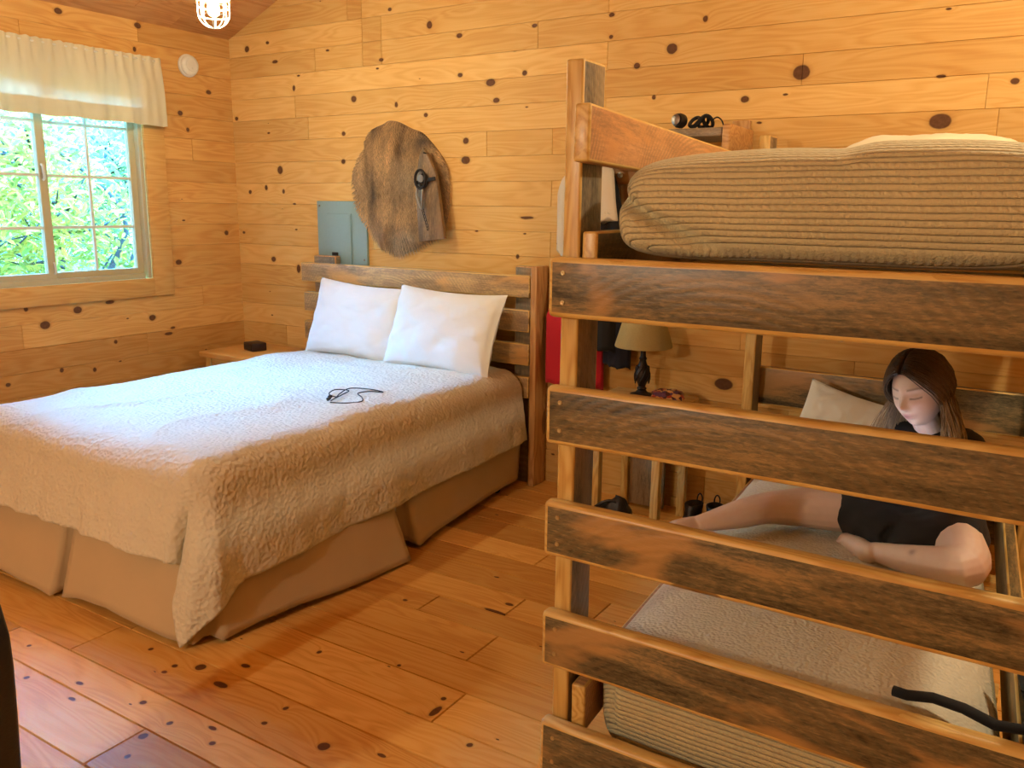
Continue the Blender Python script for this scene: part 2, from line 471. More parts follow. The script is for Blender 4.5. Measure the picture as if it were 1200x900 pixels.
def shade_mat():
    t = NT('linen_shade')
    co = t.n('TexCoord').outputs['Object']
    n = t.noise(co, 180, 2).outputs[0]
    c = t.mix(n, lin(196, 176, 118), lin(216, 198, 142))
    b = t.pbsdf(c, .8, t.bump(n, .15, .002))
    tr = t.n('BsdfTranslucent', {'Color': c})
    mx = t.n('MixShader', {0: .35, 1: b.outputs[0], 2: tr.outputs[0]})
    t.t.links.new(mx.outputs[0], t.out.inputs[0])
    return t.m
M['shade'] = shade_mat()

# ------------------------------------------------------------------ room shell
XL, YB, XR, YF = -4.677, 3.95, 2.3, -2.6
EAVE, SLOPE = 2.545, .41
XRIDGE = (XL+XR)/2
PITCH = .132
SEAM0 = 2.297
def ceil_z(x): return EAVE+SLOPE*(x-XL if x < XRIDGE else XR-x)

def planks(name, rects, to3d, mat, extra=(), seed=1, chamfer=.0016, depth=.004):
    """rects: (a0,a1,c0,c1) plank outlines on a surface; to3d(a,c,d) with d = depth behind the surface"""
    rr = random.Random(seed)
    vs, fs, cols = [], [], []
    for (a0, a1, c0, c1, *tone) in rects:
        b = len(vs)
        k = chamfer
        for d, i in ((0, k), (depth, 0)):
            for a, c in ((a0+i, c0+i), (a1-i, c0+i), (a1-i, c1-i), (a0+i, c1-i)):
                vs.append(to3d(a, c, d))
        q = [(b, b+1, b+2, b+3)]+[(b+4+j, b+4+(j+1) % 4, b+(j+1) % 4, b+j) for j in range(4)]
        fs += q
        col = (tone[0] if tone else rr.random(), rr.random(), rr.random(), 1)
        cols += [col]*len(q)
    for q in extra:
        b = len(vs)
        vs += q
        fs.append((b, b+1, b+2, b+3)); cols.append((.5, .5, .5, 1))
    o = mobj(name, vs, fs, mat, None, smooth=False)
    ca = o.data.color_attributes.new('rnd', 'FLOAT_COLOR', 'CORNER')
    for p, c in zip(o.data.polygons, cols):
        for li in p.loop_indices: ca.data[li].color = c
    tag(o, kind='structure')
    return o

def rows(a0, a1, z0, z1, seed, lmin=.9, lmax=2.6, hole=None, fixed=None):
    rr = random.Random(seed)
    out = []
    k = math.floor((z0-SEAM0)/PITCH)
    z = SEAM0+k*PITCH
    i = 0
    while z < z1:
        c0, c1 = max(z, z0), min(z+PITCH, z1)
        if c1-c0 > .004:
            cuts = [a0]
            a = a0+rr.uniform(.3, lmax)
            while a < a1-.3:
                if fixed is not None and i % 2 and abs(a-fixed) < .45: a = fixed+.3
                cuts.append(a); a += rr.uniform(lmin, lmax)
            if fixed is not None and i % 2 == 0 and all(abs(c-fixed) > .3 for c in cuts): cuts.append(fixed); cuts.sort()
            cuts.append(a1)
            for u, v in zip(cuts[:-1], cuts[1:]):
                if hole and c1 > hole[2] and c0 < hole[3]:
                    if u < hole[0]: out.append((u, min(v, hole[0]), c0, c1))
                    if v > hole[1]: out.append((max(u, hole[1]), v, c0, c1))
                else: out.append((u, v, c0, c1))
        z += PITCH; i += 1
    return [r for r in out if r[1]-r[0] > .01]

TOP = 4.1
bw = []
for (u, v, c0, c1) in rows(XL-.02, XR+.02, -.02, TOP, 11, fixed=-2.245):
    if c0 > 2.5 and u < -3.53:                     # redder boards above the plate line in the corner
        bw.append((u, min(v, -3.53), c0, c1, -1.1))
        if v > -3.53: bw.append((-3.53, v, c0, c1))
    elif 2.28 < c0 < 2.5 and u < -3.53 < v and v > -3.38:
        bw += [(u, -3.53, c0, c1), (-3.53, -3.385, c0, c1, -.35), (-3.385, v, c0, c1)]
    else: bw.append((u, v, c0, c1))
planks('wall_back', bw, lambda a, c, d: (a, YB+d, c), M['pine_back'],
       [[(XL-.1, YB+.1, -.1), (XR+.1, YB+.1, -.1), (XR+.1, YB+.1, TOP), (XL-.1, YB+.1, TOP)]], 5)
WY0, WY1, WZ0, WZ1 = 2.0, 3.262, 1.05, 2.25
HO = (WY0-.05, WY1+.05, WZ0-.04, WZ1+.03)
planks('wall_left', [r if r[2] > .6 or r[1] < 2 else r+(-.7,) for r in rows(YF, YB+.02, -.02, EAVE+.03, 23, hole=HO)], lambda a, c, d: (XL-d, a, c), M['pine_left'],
       [[(XL-.12, a, z0), (XL-.12, b, z0), (XL-.12, b, z1), (XL-.12, a, z1)] for a, b, z0, z1 in
        ((YF, HO[0], -.1, 2.8), (HO[1], YB+.1, -.1, 2.8), (HO[0], HO[1], -.1, HO[2]), (HO[0], HO[1], HO[3], 2.8))] +
       [[(XL-.003, HO[1], HO[2]), (XL-.12, HO[1], HO[2]), (XL-.12, HO[1], HO[3]), (XL-.003, HO[1], HO[3])],
        [(XL-.003, HO[0], HO[2]), (XL-.12, HO[0], HO[2]), (XL-.12, HO[0], HO[3]), (XL-.003, HO[0], HO[3])],
        [(XL-.003, HO[0], HO[2]), (XL-.12, HO[0], HO[2]), (XL-.12, HO[1], HO[2]), (XL-.003, HO[1], HO[2])],
        [(XL-.003, HO[0], HO[3]), (XL-.12, HO[0], HO[3]), (XL-.12, HO[1], HO[3]), (XL-.003, HO[1], HO[3])]], 6)
planks('wall_right', rows(YF, YB+.02, -.02, EAVE+.03, 31), lambda a, c, d: (XR+d, a, c), M['pine_left'], [], 7)
planks('wall_front', rows(XL-.02, XR+.02, -.02, TOP, 37), lambda a, c, d: (a, YF-d, c), M['pine_back'], [], 8)
# floor: boards run along x with their own widths
ws = [1.117, 1.309, 1.443, 1.645, 1.79, 1.97, 2.13, 2.33, 2.475, 2.635, 2.79, 2.93, 3.09, 3.28, 3.42, 3.6, 3.75, 3.96]
lo = 1.117
while lo > YF:
    lo -= R.choice((.135, .16, .19, .2)); ws.insert(0, lo)
fr_, rr = [], random.Random(12)
for c0, c1 in zip(ws[:-1], ws[1:]):
    cuts = [XL-.02]; a = XL+rr.uniform(.8, 3.4)
    while a < XR-.4: cuts.append(a); a += rr.uniform(2.2, 4.2)
    cuts.append(XR+.02)
    fr_ += [(u, v, c0, c1) for u, v in zip(cuts[:-1], cuts[1:])]
planks('floor', fr_, lambda a, c, d: (a, c, -d), M['pine_floor'], [[(XL-.1, YF-.1, -.1), (XR+.1, YF-.1, -.1), (XR+.1, YB+.1, -.1), (XL-.1, YB+.1, -.1)]], 9, .0034, .010)
# sloping ceiling, boards along y
cr_ = []
rr = random.Random(14)
x = XL-.02
while x < XR+.02:
    x1 = x+.135
    if x < XRIDGE < x1: x1 = XRIDGE
    x1 = min(x1, XR+.02)
    cuts = [YF-.02]; a = YF+rr.uniform(.6, 2.5)
    while a < YB-.4: cuts.append(a); a += rr.uniform(1.5, 3.2)
    cuts.append(YB+.02)
    cr_ += [(x, x1, u, v) for u, v in zip(cuts[:-1], cuts[1:])]
    x = x1
def ceil3d(a, c, d): return (a, c, ceil_z(a)+d)
planks('ceiling', cr_, ceil3d, M['pine_ceiling'], [[(XL-.3, YF-.1, ceil_z(XL-.3)+.12), (XRIDGE, YF-.1, ceil_z(XRIDGE)+.12), (XRIDGE, YB+.1, ceil_z(XRIDGE)+.12), (XL-.3, YB+.1, ceil_z(XL-.3)+.12)],
       [(XRIDGE, YF-.1, ceil_z(XRIDGE)+.12), (XR+.3, YF-.1, ceil_z(XR+.3)+.12), (XR+.3, YB+.1, ceil_z(XR+.3)+.12), (XRIDGE, YB+.1, ceil_z(XRIDGE)+.12)]], 10)

# ------------------------------------------------------------------ window
win = thing('window_1', None, None, (XL, 2.63, 1.05)); tag(win, kind='structure')
def wbox(name, x0, x1, y0, y1, z0, z1, mat, parent, bev=.004):
    m = Matrix.Translation(((x0+x1)/2, (y0+y1)/2, (z0+z1)/2))
    o = bmobj(name, box_bm(x1-x0, y1-y0, z1-z0, bev, 2), [mat, mat], parent, matrix=m)
    return smooth_by_angle(o)
# pine casing
wbox('casing', XL, XL+.022, WY1, WY1+.14, WZ0-.11, 2.325, M['pine_trim'], win)
wbox('casing', XL, XL+.022, WY0-.14, WY0, WZ0-.11, 2.325, M['pine_trim'], win)
wbox('casing', XL, XL+.024, WY0, WY1, WZ0-.11, WZ0, M['pine_trim'], win)
wbox('casing', XL, XL+.024, WY0, WY1, WZ1, 2.325, M['pine_trim'], win)
# vinyl frame and two sashes
fo = wbox('window_frame', XL-.09, XL+.004, WY1-.027, WY1, WZ0, WZ1, M['vinyl'], win)
wbox('window_frame', XL-.09, XL+.004, WY0, WY0+.045, WZ0, WZ1, M['vinyl'], win)
wbox('window_frame', XL-.09, XL+.004, WY0+.045, WY1-.045, WZ0, WZ0+.03, M['vinyl'], win)
wbox('window_frame', XL-.09, XL+.004, WY0+.045, WY1-.045, WZ1-.04, WZ1, M['vinyl'], win)
def sash(y0, y1, xo):
    vs, fs = [], []
    bm = bmesh.new()
    z0, z1 = WZ0+.028, WZ1-.04
    for (a, b, c, d) in ((y0, y0+.042, z0, z1), (y1-.042, y1, z0, z1), (y0+.042, y1-.042, z0, z0+.036), (y0+.042, y1-.042, z1-.04, z1)):
        q = box_bm(.035, b-a, d-c, .003, 2)
        q.transform(Matrix.Translation((xo, (a+b)/2, (c+d)/2)))
        me = bpy.data.meshes.new('tmp'); q.to_mesh(me); q.free(); bm.from_mesh(me); bpy.data.meshes.remove(me)
    s = bmobj('sash', bm, [M['vinyl'], M['vinyl']], win)
    bm = bmesh.new()
    ym = (y0+y1)/2
    q = [(ym-.008, ym+.008, z0+.03, z1-.03)]+[(y0+.04, y1-.04, z-.008, z+.008) for z in (1.362, 1.645, 1.93)]
    for i, (a, b, c, d) in enumerate(q):
        qq = box_bm(.012 if i else .0124, b-a, d-c, .002, 1)
        qq.transform(Matrix.Translation((xo-.004, (a+b)/2, (c+d)/2)))
        me = bpy.data.meshes.new('tmp'); qq.to_mesh(me); qq.free(); bm.from_mesh(me); bpy.data.meshes.remove(me)
    bmobj('muntin_grid', bm, [M['white_vinyl'], M['white_vinyl']], win)
    g = wbox('glass_pane', xo-.012, xo-.009, y0+.04, y1-.04, z0+.03, z1-.03, M['glass'], win, 0)
    return s
sash(2.648, WY1-.024, XL-.055)
sash(WY0+.04, 2.665, XL-.02)
# latch and lock on the meeting stile
tube('window_latch', [(XL-.0, 2.638, 1.70), (XL+.014, 2.638, 1.695), (XL+.018, 2.638, 1.66), (XL+.014, 2.642, 1.63), (XL+.0, 2.642, 1.62)], .007, M['white_vinyl'], win, sp=4)
tube('window_latch', [(XL-.0, 2.655, 1.17), (XL+.01, 2.655, 1.165), (XL+.012, 2.655, 1.12), (XL, 2.655, 1.11)], .006, M['white_vinyl'], win, sp=4)

# valance: gathered cream cotton on a rod
def valance():
    t = thing('valance_curtain', 'cream gathered cotton valance hanging over the top of the window', 'curtain', (XL+.05, 2.65, 2.3))
    n, m = 260, 26
    y0, y1, zt, zb = 1.86, 3.388, 2.345, 1.955
    vs, fs = [], []
    for j in range(m+1):
        v = j/m
        z = zt+(zb-zt)*v
        for i in range(n+1):
            u = i/n
            y = y0+(y1-y0)*u
            gather = math.sin(u*n*.62+1.5*noise.noise((u*40, 1, 0)))*.009*max(0, 1-v*2.6)
            fold = .022*noise.noise((u*16, v*1.2, 3))+.016*noise.noise((u*34, v*1.0, 5))*(1-.5*v)
            x = XL+.062+gather+fold*(.3+v)+.02*v
            if v > .82: x += .0025
            zz = z+.012*noise.noise((u*12, 0, 8))*v+(.006*noise.noise((u*60, 4, 8)) if v < .05 else 0)
            vs.append((x, y, zz))
    w = n+1
    for j in range(m):
        for i in range(n): fs.append((j*w+i, j*w+i+1, (j+1)*w+i+1, (j+1)*w+i))
    # return to the wall at the right end
    b = len(vs)
    for j in range(m+1):
        v = j/m
        x, y, z = vs[j*w+n]
        vs += [((x+XL)/2, y+.006, z), (XL+.024, y+.008, z)]
    for j in range(m):
        fs += [(j*w+n, b+2*j, b+2*j+2, (j+1)*w+n), (b+2*j, b+2*j+1, b+2*j+3, b+2*j+2)]
    mobj('valance_cloth', vs, fs, M['valance'], t, origin=(XL+.06, 2.6, 2.15))
    # hem band sewn on the back
    vs2 = []; fs2 = []
    for j in (int(m*.78), m):
        for i in range(n+1):
            x, y, z = vs[j*w+i]; vs2.append((x-.004, y, z+.001))
    fs2 = [(i, i+1, w+i+1, w+i) for i in range(n)]
    mobj('hem', vs2, fs2, M['valance'], t, origin=(XL+.06, 2.6, 1.97))
    tube('curtain_rod', [(XL+.01, 3.39, 2.325), (XL+.055, 3.385, 2.325), (XL+.055, 1.87, 2.325), (XL+.01, 1.865, 2.325)], .006, M['white_metal'], t)
valance()

# ------------------------------------------------------------------ outside: young trees
def leaf_mat(name, c1, c2):
    t = NT(name)
    at = t.n('Attribute', attribute_name='rnd')
    c = t.mix(at.outputs['Fac'], c1, c2)
    d = t.n('BsdfDiffuse', {'Color': c}); tr = t.n('BsdfTranslucent', {'Color': c})
    mx = t.n('MixShader', {0: .55, 1: d.outputs[0], 2: tr.outputs[0]})
    t.t.links.new(mx.outputs[0], t.out.inputs[0])
    return t.m
M['leaf'] = leaf_mat('green_leaf', (.18, .19, .035, 1), (.62, .37, .06, 1))
M['leaf_cool'] = leaf_mat('cool_green_leaf', (.10, .15, .06, 1), (.34, .27, .09, 1))
M['bark'] = plain('grey_bark', lin(46, 42, 40), .9, 20, .3, .4)
M['ground'] = plain('forest_ground', lin(36, 40, 22), .95, 4, .3)
def tree(x, y, h, spread, n, seed, mat, label, crown0=-.3):
    rr = random.Random(seed)
    t = thing('young_tree', label, 'tree', (x, y, -.6), 'young trees outside the window')
    pts = [(x+rr.uniform(-.1, .1)*k, y+rr.uniform(-.1, .1)*k, -.6+h*k/4) for k in range(5)]
    vs, fs = tube_geo(spline(pts, 4), [.045*(1-.8*i/16) for i in range(17)], 7)
    tips = []
    for b in range(16):
        k = rr.uniform(.15, .98)
        p = Vector(pts[0]).lerp(Vector(pts[4]), k)
        a = rr.uniform(0, 2*PI); L = spread*rr.uniform(.4, 1.0)
        q = [p+Vector((math.cos(a), math.sin(a), .35))*L*s+Vector((0, 0, rr.uniform(-.1, .1))) for s in (0, .35, .7, 1)]
        q[0] = p
        tube_geo(q, [.016, .012, .008, .004], 5, False, vs, fs)
        tips += [q[1], q[2], q[3], (q[2]+q[3])/2]
    mobj('trunk', vs, fs, M['bark'], t, origin=(x, y, -.6))
    vs, fs, cl = [], [], []
    for i in range(int(n*1.7)):
        c = rr.choice(tips)+Vector([rr.gauss(0, .24) for _ in range(3)])
        L = rr.uniform(.036, .066); W = L*.62
        e = Euler((rr.uniform(-.9, .9), rr.uniform(-.9, .9), rr.uniform(0, 6.28))).to_matrix()
        b = len(vs)
        for (u, v, z) in ((-L, 0, 0), (-L*.3, -W*.5, .006), (L*.45, -W*.38, .004), (L, 0, -.012), (L*.45, W*.38, .004), (-L*.3, W*.5, .006)):
            vs.append(c+e @ Vector((u, v, z)))
        fs.append((b, b+1, b+2, b+3)); fs.append((b, b+3, b+4, b+5))
        k = rr.random(); cl += [k, k]
    o = mobj('foliage', vs, fs, mat, t, origin=(x, y, -.6), smooth=False)
    ca = o.data.color_attributes.new('rnd', 'FLOAT_COLOR', 'CORNER')
    for p, k in zip(o.data.polygons, cl):
        for li in p.loop_indices: ca.data[li].color = (k, k, k, 1)
tree(-6.9, 4.35, 2.7, .85, 1700, 1, M['leaf'], 'yellow green young tree seen through the middle of the window')
tree(-7.1, 3.2, 2.5, .8, 1500, 2, M['leaf'], 'yellow green young tree seen through the left window sash')
tree(-7.6, 5.2, 2.7, .9, 1600, 3, M['leaf_cool'], 'darker green young tree seen through the right window sash')
tree(-9.8, 5.2, 3.2, 1.1, 1500, 4, M['leaf_cool'], 'cool green tree standing farther behind the middle of the window')
tree(-10.2, 6.8, 3.3, 1.1, 1500, 5, M['leaf_cool'], 'cool green tree standing farther behind the right window sash')
tree(-9.0, 3.9, 3.2, 1.1, 1300, 6, M['leaf'], 'light green tree standing farther behind the left sash')
tree(-13.0, 8.3, 3.6, 1.3, 1500, 8, M['leaf'], 'pale green tree farthest out beyond the right sash')
tree(-13.0, 6.4, 3.6, 1.3, 1500, 9, M['leaf_cool'], 'cool green tree farthest out beyond the meeting stile')
g = mobj('ground_outside', [(-30, -20, -.6), (-4.85, -20, -.6), (-4.85, 30, -.6), (-30, 30, -.6)], [(0, 1, 2, 3)], M['ground']); tag(g, kind='structure')

# ------------------------------------------------------------------ wall fixtures
def smoke_detector():
    t = thing('smoke_detector', 'round white smoke detector high on the window wall near the corner', 'smoke detector', (XL, 3.616, 2.34))
    lathe('mounting_base', [(.0, 0), (.066, 0), (.068, .006), (.068, .014), (.064, .018), (0, .018)], M['white_plastic'], t, 40, (XL, 3.616, 2.34), axis=(1, 0, 0))
    lathe('cover', [(0, .016), (.061, .016), (.062, .03), (.056, .04), (.046, .043), (.045, .040), (.036, .040), (.034, .045), (0, .046)], M['white_plastic'], t, 40, (XL, 3.616, 2.34), axis=(1, 0, 0))
    lathe('test_button', [(0, 0), (.009, 0), (.008, .003), (0, .0035)], M['white_plastic'], t, 16, (XL+.045, 3.625, 2.325), axis=(1, 0, 0))
smoke_detector()

def panel():
    x0, x1, z0, z1 = -3.918, -3.512, .93, 1.527
    t = thing('electrical_panel', 'blue grey metal electrical breaker panel mounted on the pine wall behind the bed', 'electrical panel', ((x0+x1)/2, YB, z0))
    def b(name, ax0, ax1, az0, az1, y0, y1, mat, bev=.003):
        o = bmobj(name, box_bm(ax1-ax0, y1-y0, az1-az0, bev, 2), [mat, mat], t, matrix=Matrix.Translation(((ax0+ax1)/2, (y0+y1)/2, (az0+az1)/2)))
        return smooth_by_angle(o)
    b('cover', x0, x1, z0, z1, YB-.022, YB-.001, M['grey_paint'], .005)
    b('door', -3.832, -3.628, 1.0, 1.452, YB-.03, YB-.021, M['grey_paint'], .004)
    b('latch', -3.79, -3.74, 1.165, 1.215, YB-.036, YB-.029, M['dark_metal'])
    tube('hinge', [(-3.634, YB-.03, 1.44), (-3.634, YB-.03, 1.02)], .005, M['grey_paint'], t)
    for x, z in ((x0+.022, z1-.03), (x1-.022, z1-.03), (x0+.022, z0+.03), (x1-.022, 1.175)):
        lathe('screw', [(0, 0), (.008, 0), (.006, .003), (0, .004)], M['steel'], t, 12, (x, YB-.021, z), axis=(0, -1, 0))
panel()

PELT = [(-3.335,1.984),(-3.263,1.975),(-3.17,1.936),(-3.093,1.91),(-3.033,1.862),(-2.974,1.803),(-2.937,1.755),(-2.908,1.686),(-2.904,1.581),(-2.909,1.463),(-2.963,1.343),(-3.055,1.31),(-3.134,1.265),(-3.231,1.224),(-3.296,1.228),(-3.378,1.257),(-3.427,1.293),(-3.484,1.355),(-3.542,1.43),(-3.59,1.505),(-3.611,1.644),(-3.6,1.719),(-3.546,1.804),(-3.494,1.852),(-3.501,1.888),(-3.458,1.941),(-3.375,1.968)]
def fur_mat():
    t = NT('brown_fur')
    at = t.n('Attribute', attribute_name='rnd')
    t.pbsdf(at.outputs['Color'], .55, None, Sheen_Weight=.3)
    return t.m
M['fur'] = fur_mat()
def pelt():
    t = thing('fur_pelt', 'brown animal pelt stretched flat on the pine wall above the bed', 'fur pelt', (-3.25, YB-.005, 1.6))
    out = [Vector((x, z)) for x, z in PELT]
    c = Vector((-3.25, 1.6))
    out3 = spline([(p.x, p.y, 0) for p in out], 5, True)
    n = len(out3); m = 14
    def pt(k, r):
        p = out3[k]
        q = c+(Vector((p.x, p.y))-c)*r
        h = .05*(1-r**3.5)+.006
        return Vector((q.x, YB-h, q.y))
    vs = [Vector((c.x, YB-.056, c.y))]; fs = []
    for j in range(1, m+1):
        for k in range(n): vs.append(pt(k, j/m))
    for k in range(n):
        vs.append(Vector((pt(k, 1).x, YB-.001, pt(k, 1).z)))
    for k in range(n): fs.append((0, 1+(k+1) % n, 1+k))
    for j in range(m):
        for k in range(n):
            a = 1+j*n+k; b = 1+j*n+(k+1) % n
            fs.append((a, b, b+n, a+n))
    skin = mobj('hide', vs, fs, M['fur'], t, origin=(c.x, YB, c.y))
    def col(x, z, rr):
        base = Vector((.46, .27, .11))
        k = noise.noise((x*8, z*2.6, 1))*1.0+noise.noise((x*22, z*4, 4))*.6
        v = base*(1+k)
        pale = math.exp(-(((x+3.21)/.075)**2+((z-1.285)/.085)**2))
        v = v.lerp(Vector((.80, .64, .42)), pale*.9)
        dk = math.exp(-(((x+3.07)/.09)**2+((z-1.87)/.05)**2))+.6*math.exp(-(((x+3.34)/.03)**2+((z-1.87)/.06)**2))
        v = v.lerp(Vector((.075, .042, .022)), min(1, dk*.85))
        lt = math.exp(-(((x+3.16)/.1)**2+((z-1.68)/.1)**2))
        v = v.lerp(Vector((.52, .37, .2)), lt*.5)
        d2 = math.exp(-(((x+3.36)/.1)**2+((z-1.36)/.1)**2))
        v = v.lerp(Vector((.15, .075, .032)), d2*.5)
        return v*rr
    ca = skin.data.color_attributes.new('rnd', 'FLOAT_COLOR', 'CORNER')
    for p in skin.data.polygons:
        w = skin.matrix_basis @ p.center
        cc = col(w.x, w.z, .7)
        for li in p.loop_indices: ca.data[li].color = (*cc, 1)
    rr = random.Random(21)
    vs, fs, cl = [], [], []
    for i in range(17000):
        r = math.sqrt(rr.random())*1.0
        k = rr.randrange(n)
        p = pt(k, min(r, .995))
        L = rr.uniform(.035, .07)*(1 if r < .9 else .7)
        rad = Vector((p.x-c.x, 0, p.z-c.y))
        rad = rad.normalized() if rad.length > 1e-5 else Vector((0, 0, -1))
        g = Vector((noise.noise((p.x*8, p.z*8, 2))*.5, 0, -1)).normalized()
        edge = max(0, (r-.8)/.2)
        d = (g*(1-.35*edge)+rad*.45*edge).normalized()
        a = p; b = p+d*L*.5+Vector((0, -.014-.006*rr.random(), 0)); e = p+d*L+Vector((0, -.008+.008*rr.random(), 0))
        if e.y > YB-.003: e.y = YB-.003
        w = Vector((d.z, 0, -d.x)).normalized()*rr.uniform(.0009, .0018)
        o = len(vs)
        vs += [a-w, a+w, b-w*.8, b+w*.8, e]
        fs += [(o, o+1, o+3, o+2), (o+2, o+3, o+4)]
        cc = col(p.x, p.z, rr.uniform(.6, 1.4))
        cl += [cc, cc*1.15]
    f = mobj('fur', vs, fs, M['fur'], t, origin=(c.x, YB, c.y)); tag(f, kind='stuff')
    ca = f.data.color_attributes.new('rnd', 'FLOAT_COLOR', 'CORNER')
    for p, q in zip(f.data.polygons, cl):
        for li in p.loop_indices: ca.data[li].color = (*q, 1)
pelt()

def prism(name, poly, y0, y1, mat, parent, bev=.004, origin=None):
    bm = bmesh.new()
    a = [bm.verts.new((x, y0, z)) for x, z in poly]
    f = bm.faces.new(a)
    r = bmesh.ops.extrude_face_region(bm, geom=[f])
    for v in r['geom']:
        if isinstance(v, bmesh.types.BMVert): v.co.y = y1
    if bev:
        bmesh.ops.bevel(bm, geom=bm.edges[:], offset=bev, segments=2, profile=.5, affect='EDGES')
    o = Vector(origin) if origin else Vector((poly[0][0], (y0+y1)/2, poly[0][1]))
    bm.transform(Matrix.Translation(-o))
    return smooth_by_angle(bmobj(name, bm, [mat, mat], parent, matrix=Matrix.Translation(o)), 35)

def vgrain(name, src):
    """copy of a lumber/barn material with the grain along z"""
    m = src.copy(); m.name = name
    nt = m.node_tree
    tc = [n for n in nt.nodes if n.type == 'TEX_COORD'][0]
    mp = nt.nodes.new('ShaderNodeMapping'); mp.inputs['Rotation'].default_value = (0, PI/2, 0)
    for l in list(nt.links):
        if l.from_node == tc:
            nt.links.new(mp.outputs[0], l.to_socket)
    nt.links.new(tc.outputs['Object'], mp.inputs[0])
    return m
M['barn_v'] = vgrain('weathered_board_upright', barn('weathered_brown_board', lin(122, 96, 64), lin(168, 132, 92), lin(172, 128, 84), orange_amt=.3, dk=.4))
M['planed_v'] = vgrain('planed_pine_upright', M['planed'])

tb = thing('stretcher_board', 'weathered tapered wooden board hung on the wall against the right edge of the pelt', 'wooden board', (-2.96, YB-.07, 1.31))
prism('board', [(-3.046, 1.303), (-3.062, 1.56), (-3.060, 1.66), (-3.034, 1.785), (-3.011, 1.818), (-2.988, 1.79), (-2.922, 1.673), (-2.866, 1.325)], YB-.105, YB-.078, M['barn_v'], tb, .003, (-2.97, YB-.09, 1.55))
tube('nail', [(-2.99, YB-.078, 1.786), (-2.99, YB-.125, 1.79)], .004, M['dark_metal'], tb)
def trap():
    y = YB-.118
    t = thing('animal_trap', 'small dark iron foothold trap hanging on the weathered stretcher board', 'trap', (-3.0, y, 1.64))
    tube('jaw', [(-3.012+.036*math.cos(a), y-.012, 1.648+.05*math.sin(a)) for a in [i*PI/10 for i in range(20)]], .0075, M['dark_metal'], t, closed=True)
    tube('jaw', [(-2.995+.028*math.cos(a), y-.004, 1.64+.036*math.sin(a)) for a in [i*PI/10 for i in range(20)]], .006, M['dark_metal'], t, closed=True)
    lathe('pan', [(0, 0), (.02, 0), (.021, .004), (0, .005)], M['steel'], t, 18, (-3.006, y-.012, 1.652), axis=(0, -1, 0))
    beam('cross_bar', (-3.05, y, 1.628), (-2.912, y-.006, 1.652), .008, .02, [M['dark_metal']]*2, t, .002, 0)
    for s in (-1, 1):
        tube('spring', [(-3.018+s*.016, y-.006, 1.61), (-3.018+s*.02, y-.012, 1.56), (-3.01+s*.008, y-.008, 1.50), (-3.006, y-.004, 1.488)], .007, M['steel'], t, sp=4)
    for k in range(7):
        z = 1.478-.0165*k
        x = -3.004+.0055*k
        pts = [(x+.0055*math.cos(a)*(1 if k % 2 else .35), y+.005*math.cos(a)*(.3 if k % 2 else 1), z+.0105*math.sin(a)) for a in [i*PI/5 for i in range(10)]]
        tube('chain_link', pts, .0018, M['dark_metal'], t, 6, True)
trap()

# ------------------------------------------------------------------ hanging caged lamp
LX, LY, LZ = -3.2, 2.63, 2.33
def pendant():
    t = thing('pendant_lamp', 'lit caged pendant lamp hanging from the sloping pine ceiling', 'ceiling lamp', (LX, LY, LZ))
    zc = ceil_z(LX)
    lathe('canopy', [(0, 0), (.06, 0), (.058, -.02), (.02, -.03), (0, -.03)], M['white_metal'], t, 28, (LX, LY, zc+.01))
    tube('cord', [(LX, LY, zc-.01), (LX, LY, LZ+.17)], .006, M['black_rubber'], t)
    lathe('socket_housing', [(0, .175), (.03, .17), (.05, .13), (.062, .085), (.066, .06), (.07, .052), (.07, .04), (.05, .04), (.03, .06), (0, .062)], M['white_metal'], t, 32, (LX, LY, LZ))
    b = lathe('bulb', [(0, -.03), (.012, -.029), (.021, -.022), (.025, -.006), (.023, .01), (.017, .026), (.013, .04), (.012, .055), (0, .056)], M['bulb'], t, 24, (LX, LY, LZ))
    vs, fs = [], []
    for k in range(8):
        a = PI*k/4
        pts = [(LX+.066*math.cos(a)*s, LY+.066*math.sin(a)*s, LZ+z) for s, z in ((1, .045), (1.02, .0), (.98, -.035), (.72, -.062), (.35, -.076), (.02, -.08))]
        tube_geo(spline(pts, 4), .0022, 6, False, vs, fs)
    for z, r in ((.008, .067), (-.03, .0655)):
        tube_geo([(LX+r*math.cos(a), LY+r*math.sin(a), LZ+z) for a in [i*PI/16 for i in range(32)]], .0022, 6, True, vs, fs)
    mobj('wire_cage', vs, fs, M['white_metal'], t, origin=(LX, LY, LZ))
pendant()

# ------------------------------------------------------------------ double bed
BX0, BX1, BY0, BY1 = -3.86, -2.33, 1.74, 3.80
bed = thing('double_bed', 'double bed with a headboard of thick weathered rails against the pine wall', 'bed', (-3.1, 2.8, 0))
def upright(name, x0, x1, y0, y1, z0, z1, mats, parent, bev=.006):
    return beam(name, ((x0+x1)/2, (y0+y1)/2, z0), ((x0+x1)/2, (y0+y1)/2, z1), x1-x0, y1-y0, mats, parent, bev, up=(0, 1, 0))
hbm = [M['barn_grey'], M['planed_red']]
upright('headboard_post', -3.895, -3.71, 3.862, 3.905, .0, 1.195, hbm, bed)
upright('headboard_post', -2.405, -2.285, 3.858, 3.905, .0, 1.195, hbm, bed)
upright('headboard_post', -2.284, -2.245, 3.815, 3.935, .0, 1.20, [M['planed_red'], M['planed_red']], bed)
for z0, z1, x0 in ((1.032, 1.150, -3.965), (.848, .968, -3.950), (.668, .786, -3.955), (.49, .608, -3.95)):
    beam('headboard_rail', (x0, 3.838, (z0+z1)/2), (-2.29, 3.838, (z0+z1)/2), .042, z1-z0, [M['barn_light'], M['planed']], bed, .006, .002)
wbox('box_spring', BX0, BX1, BY0, BY1, .13, .345, M['white_cotton'], bed, .02)
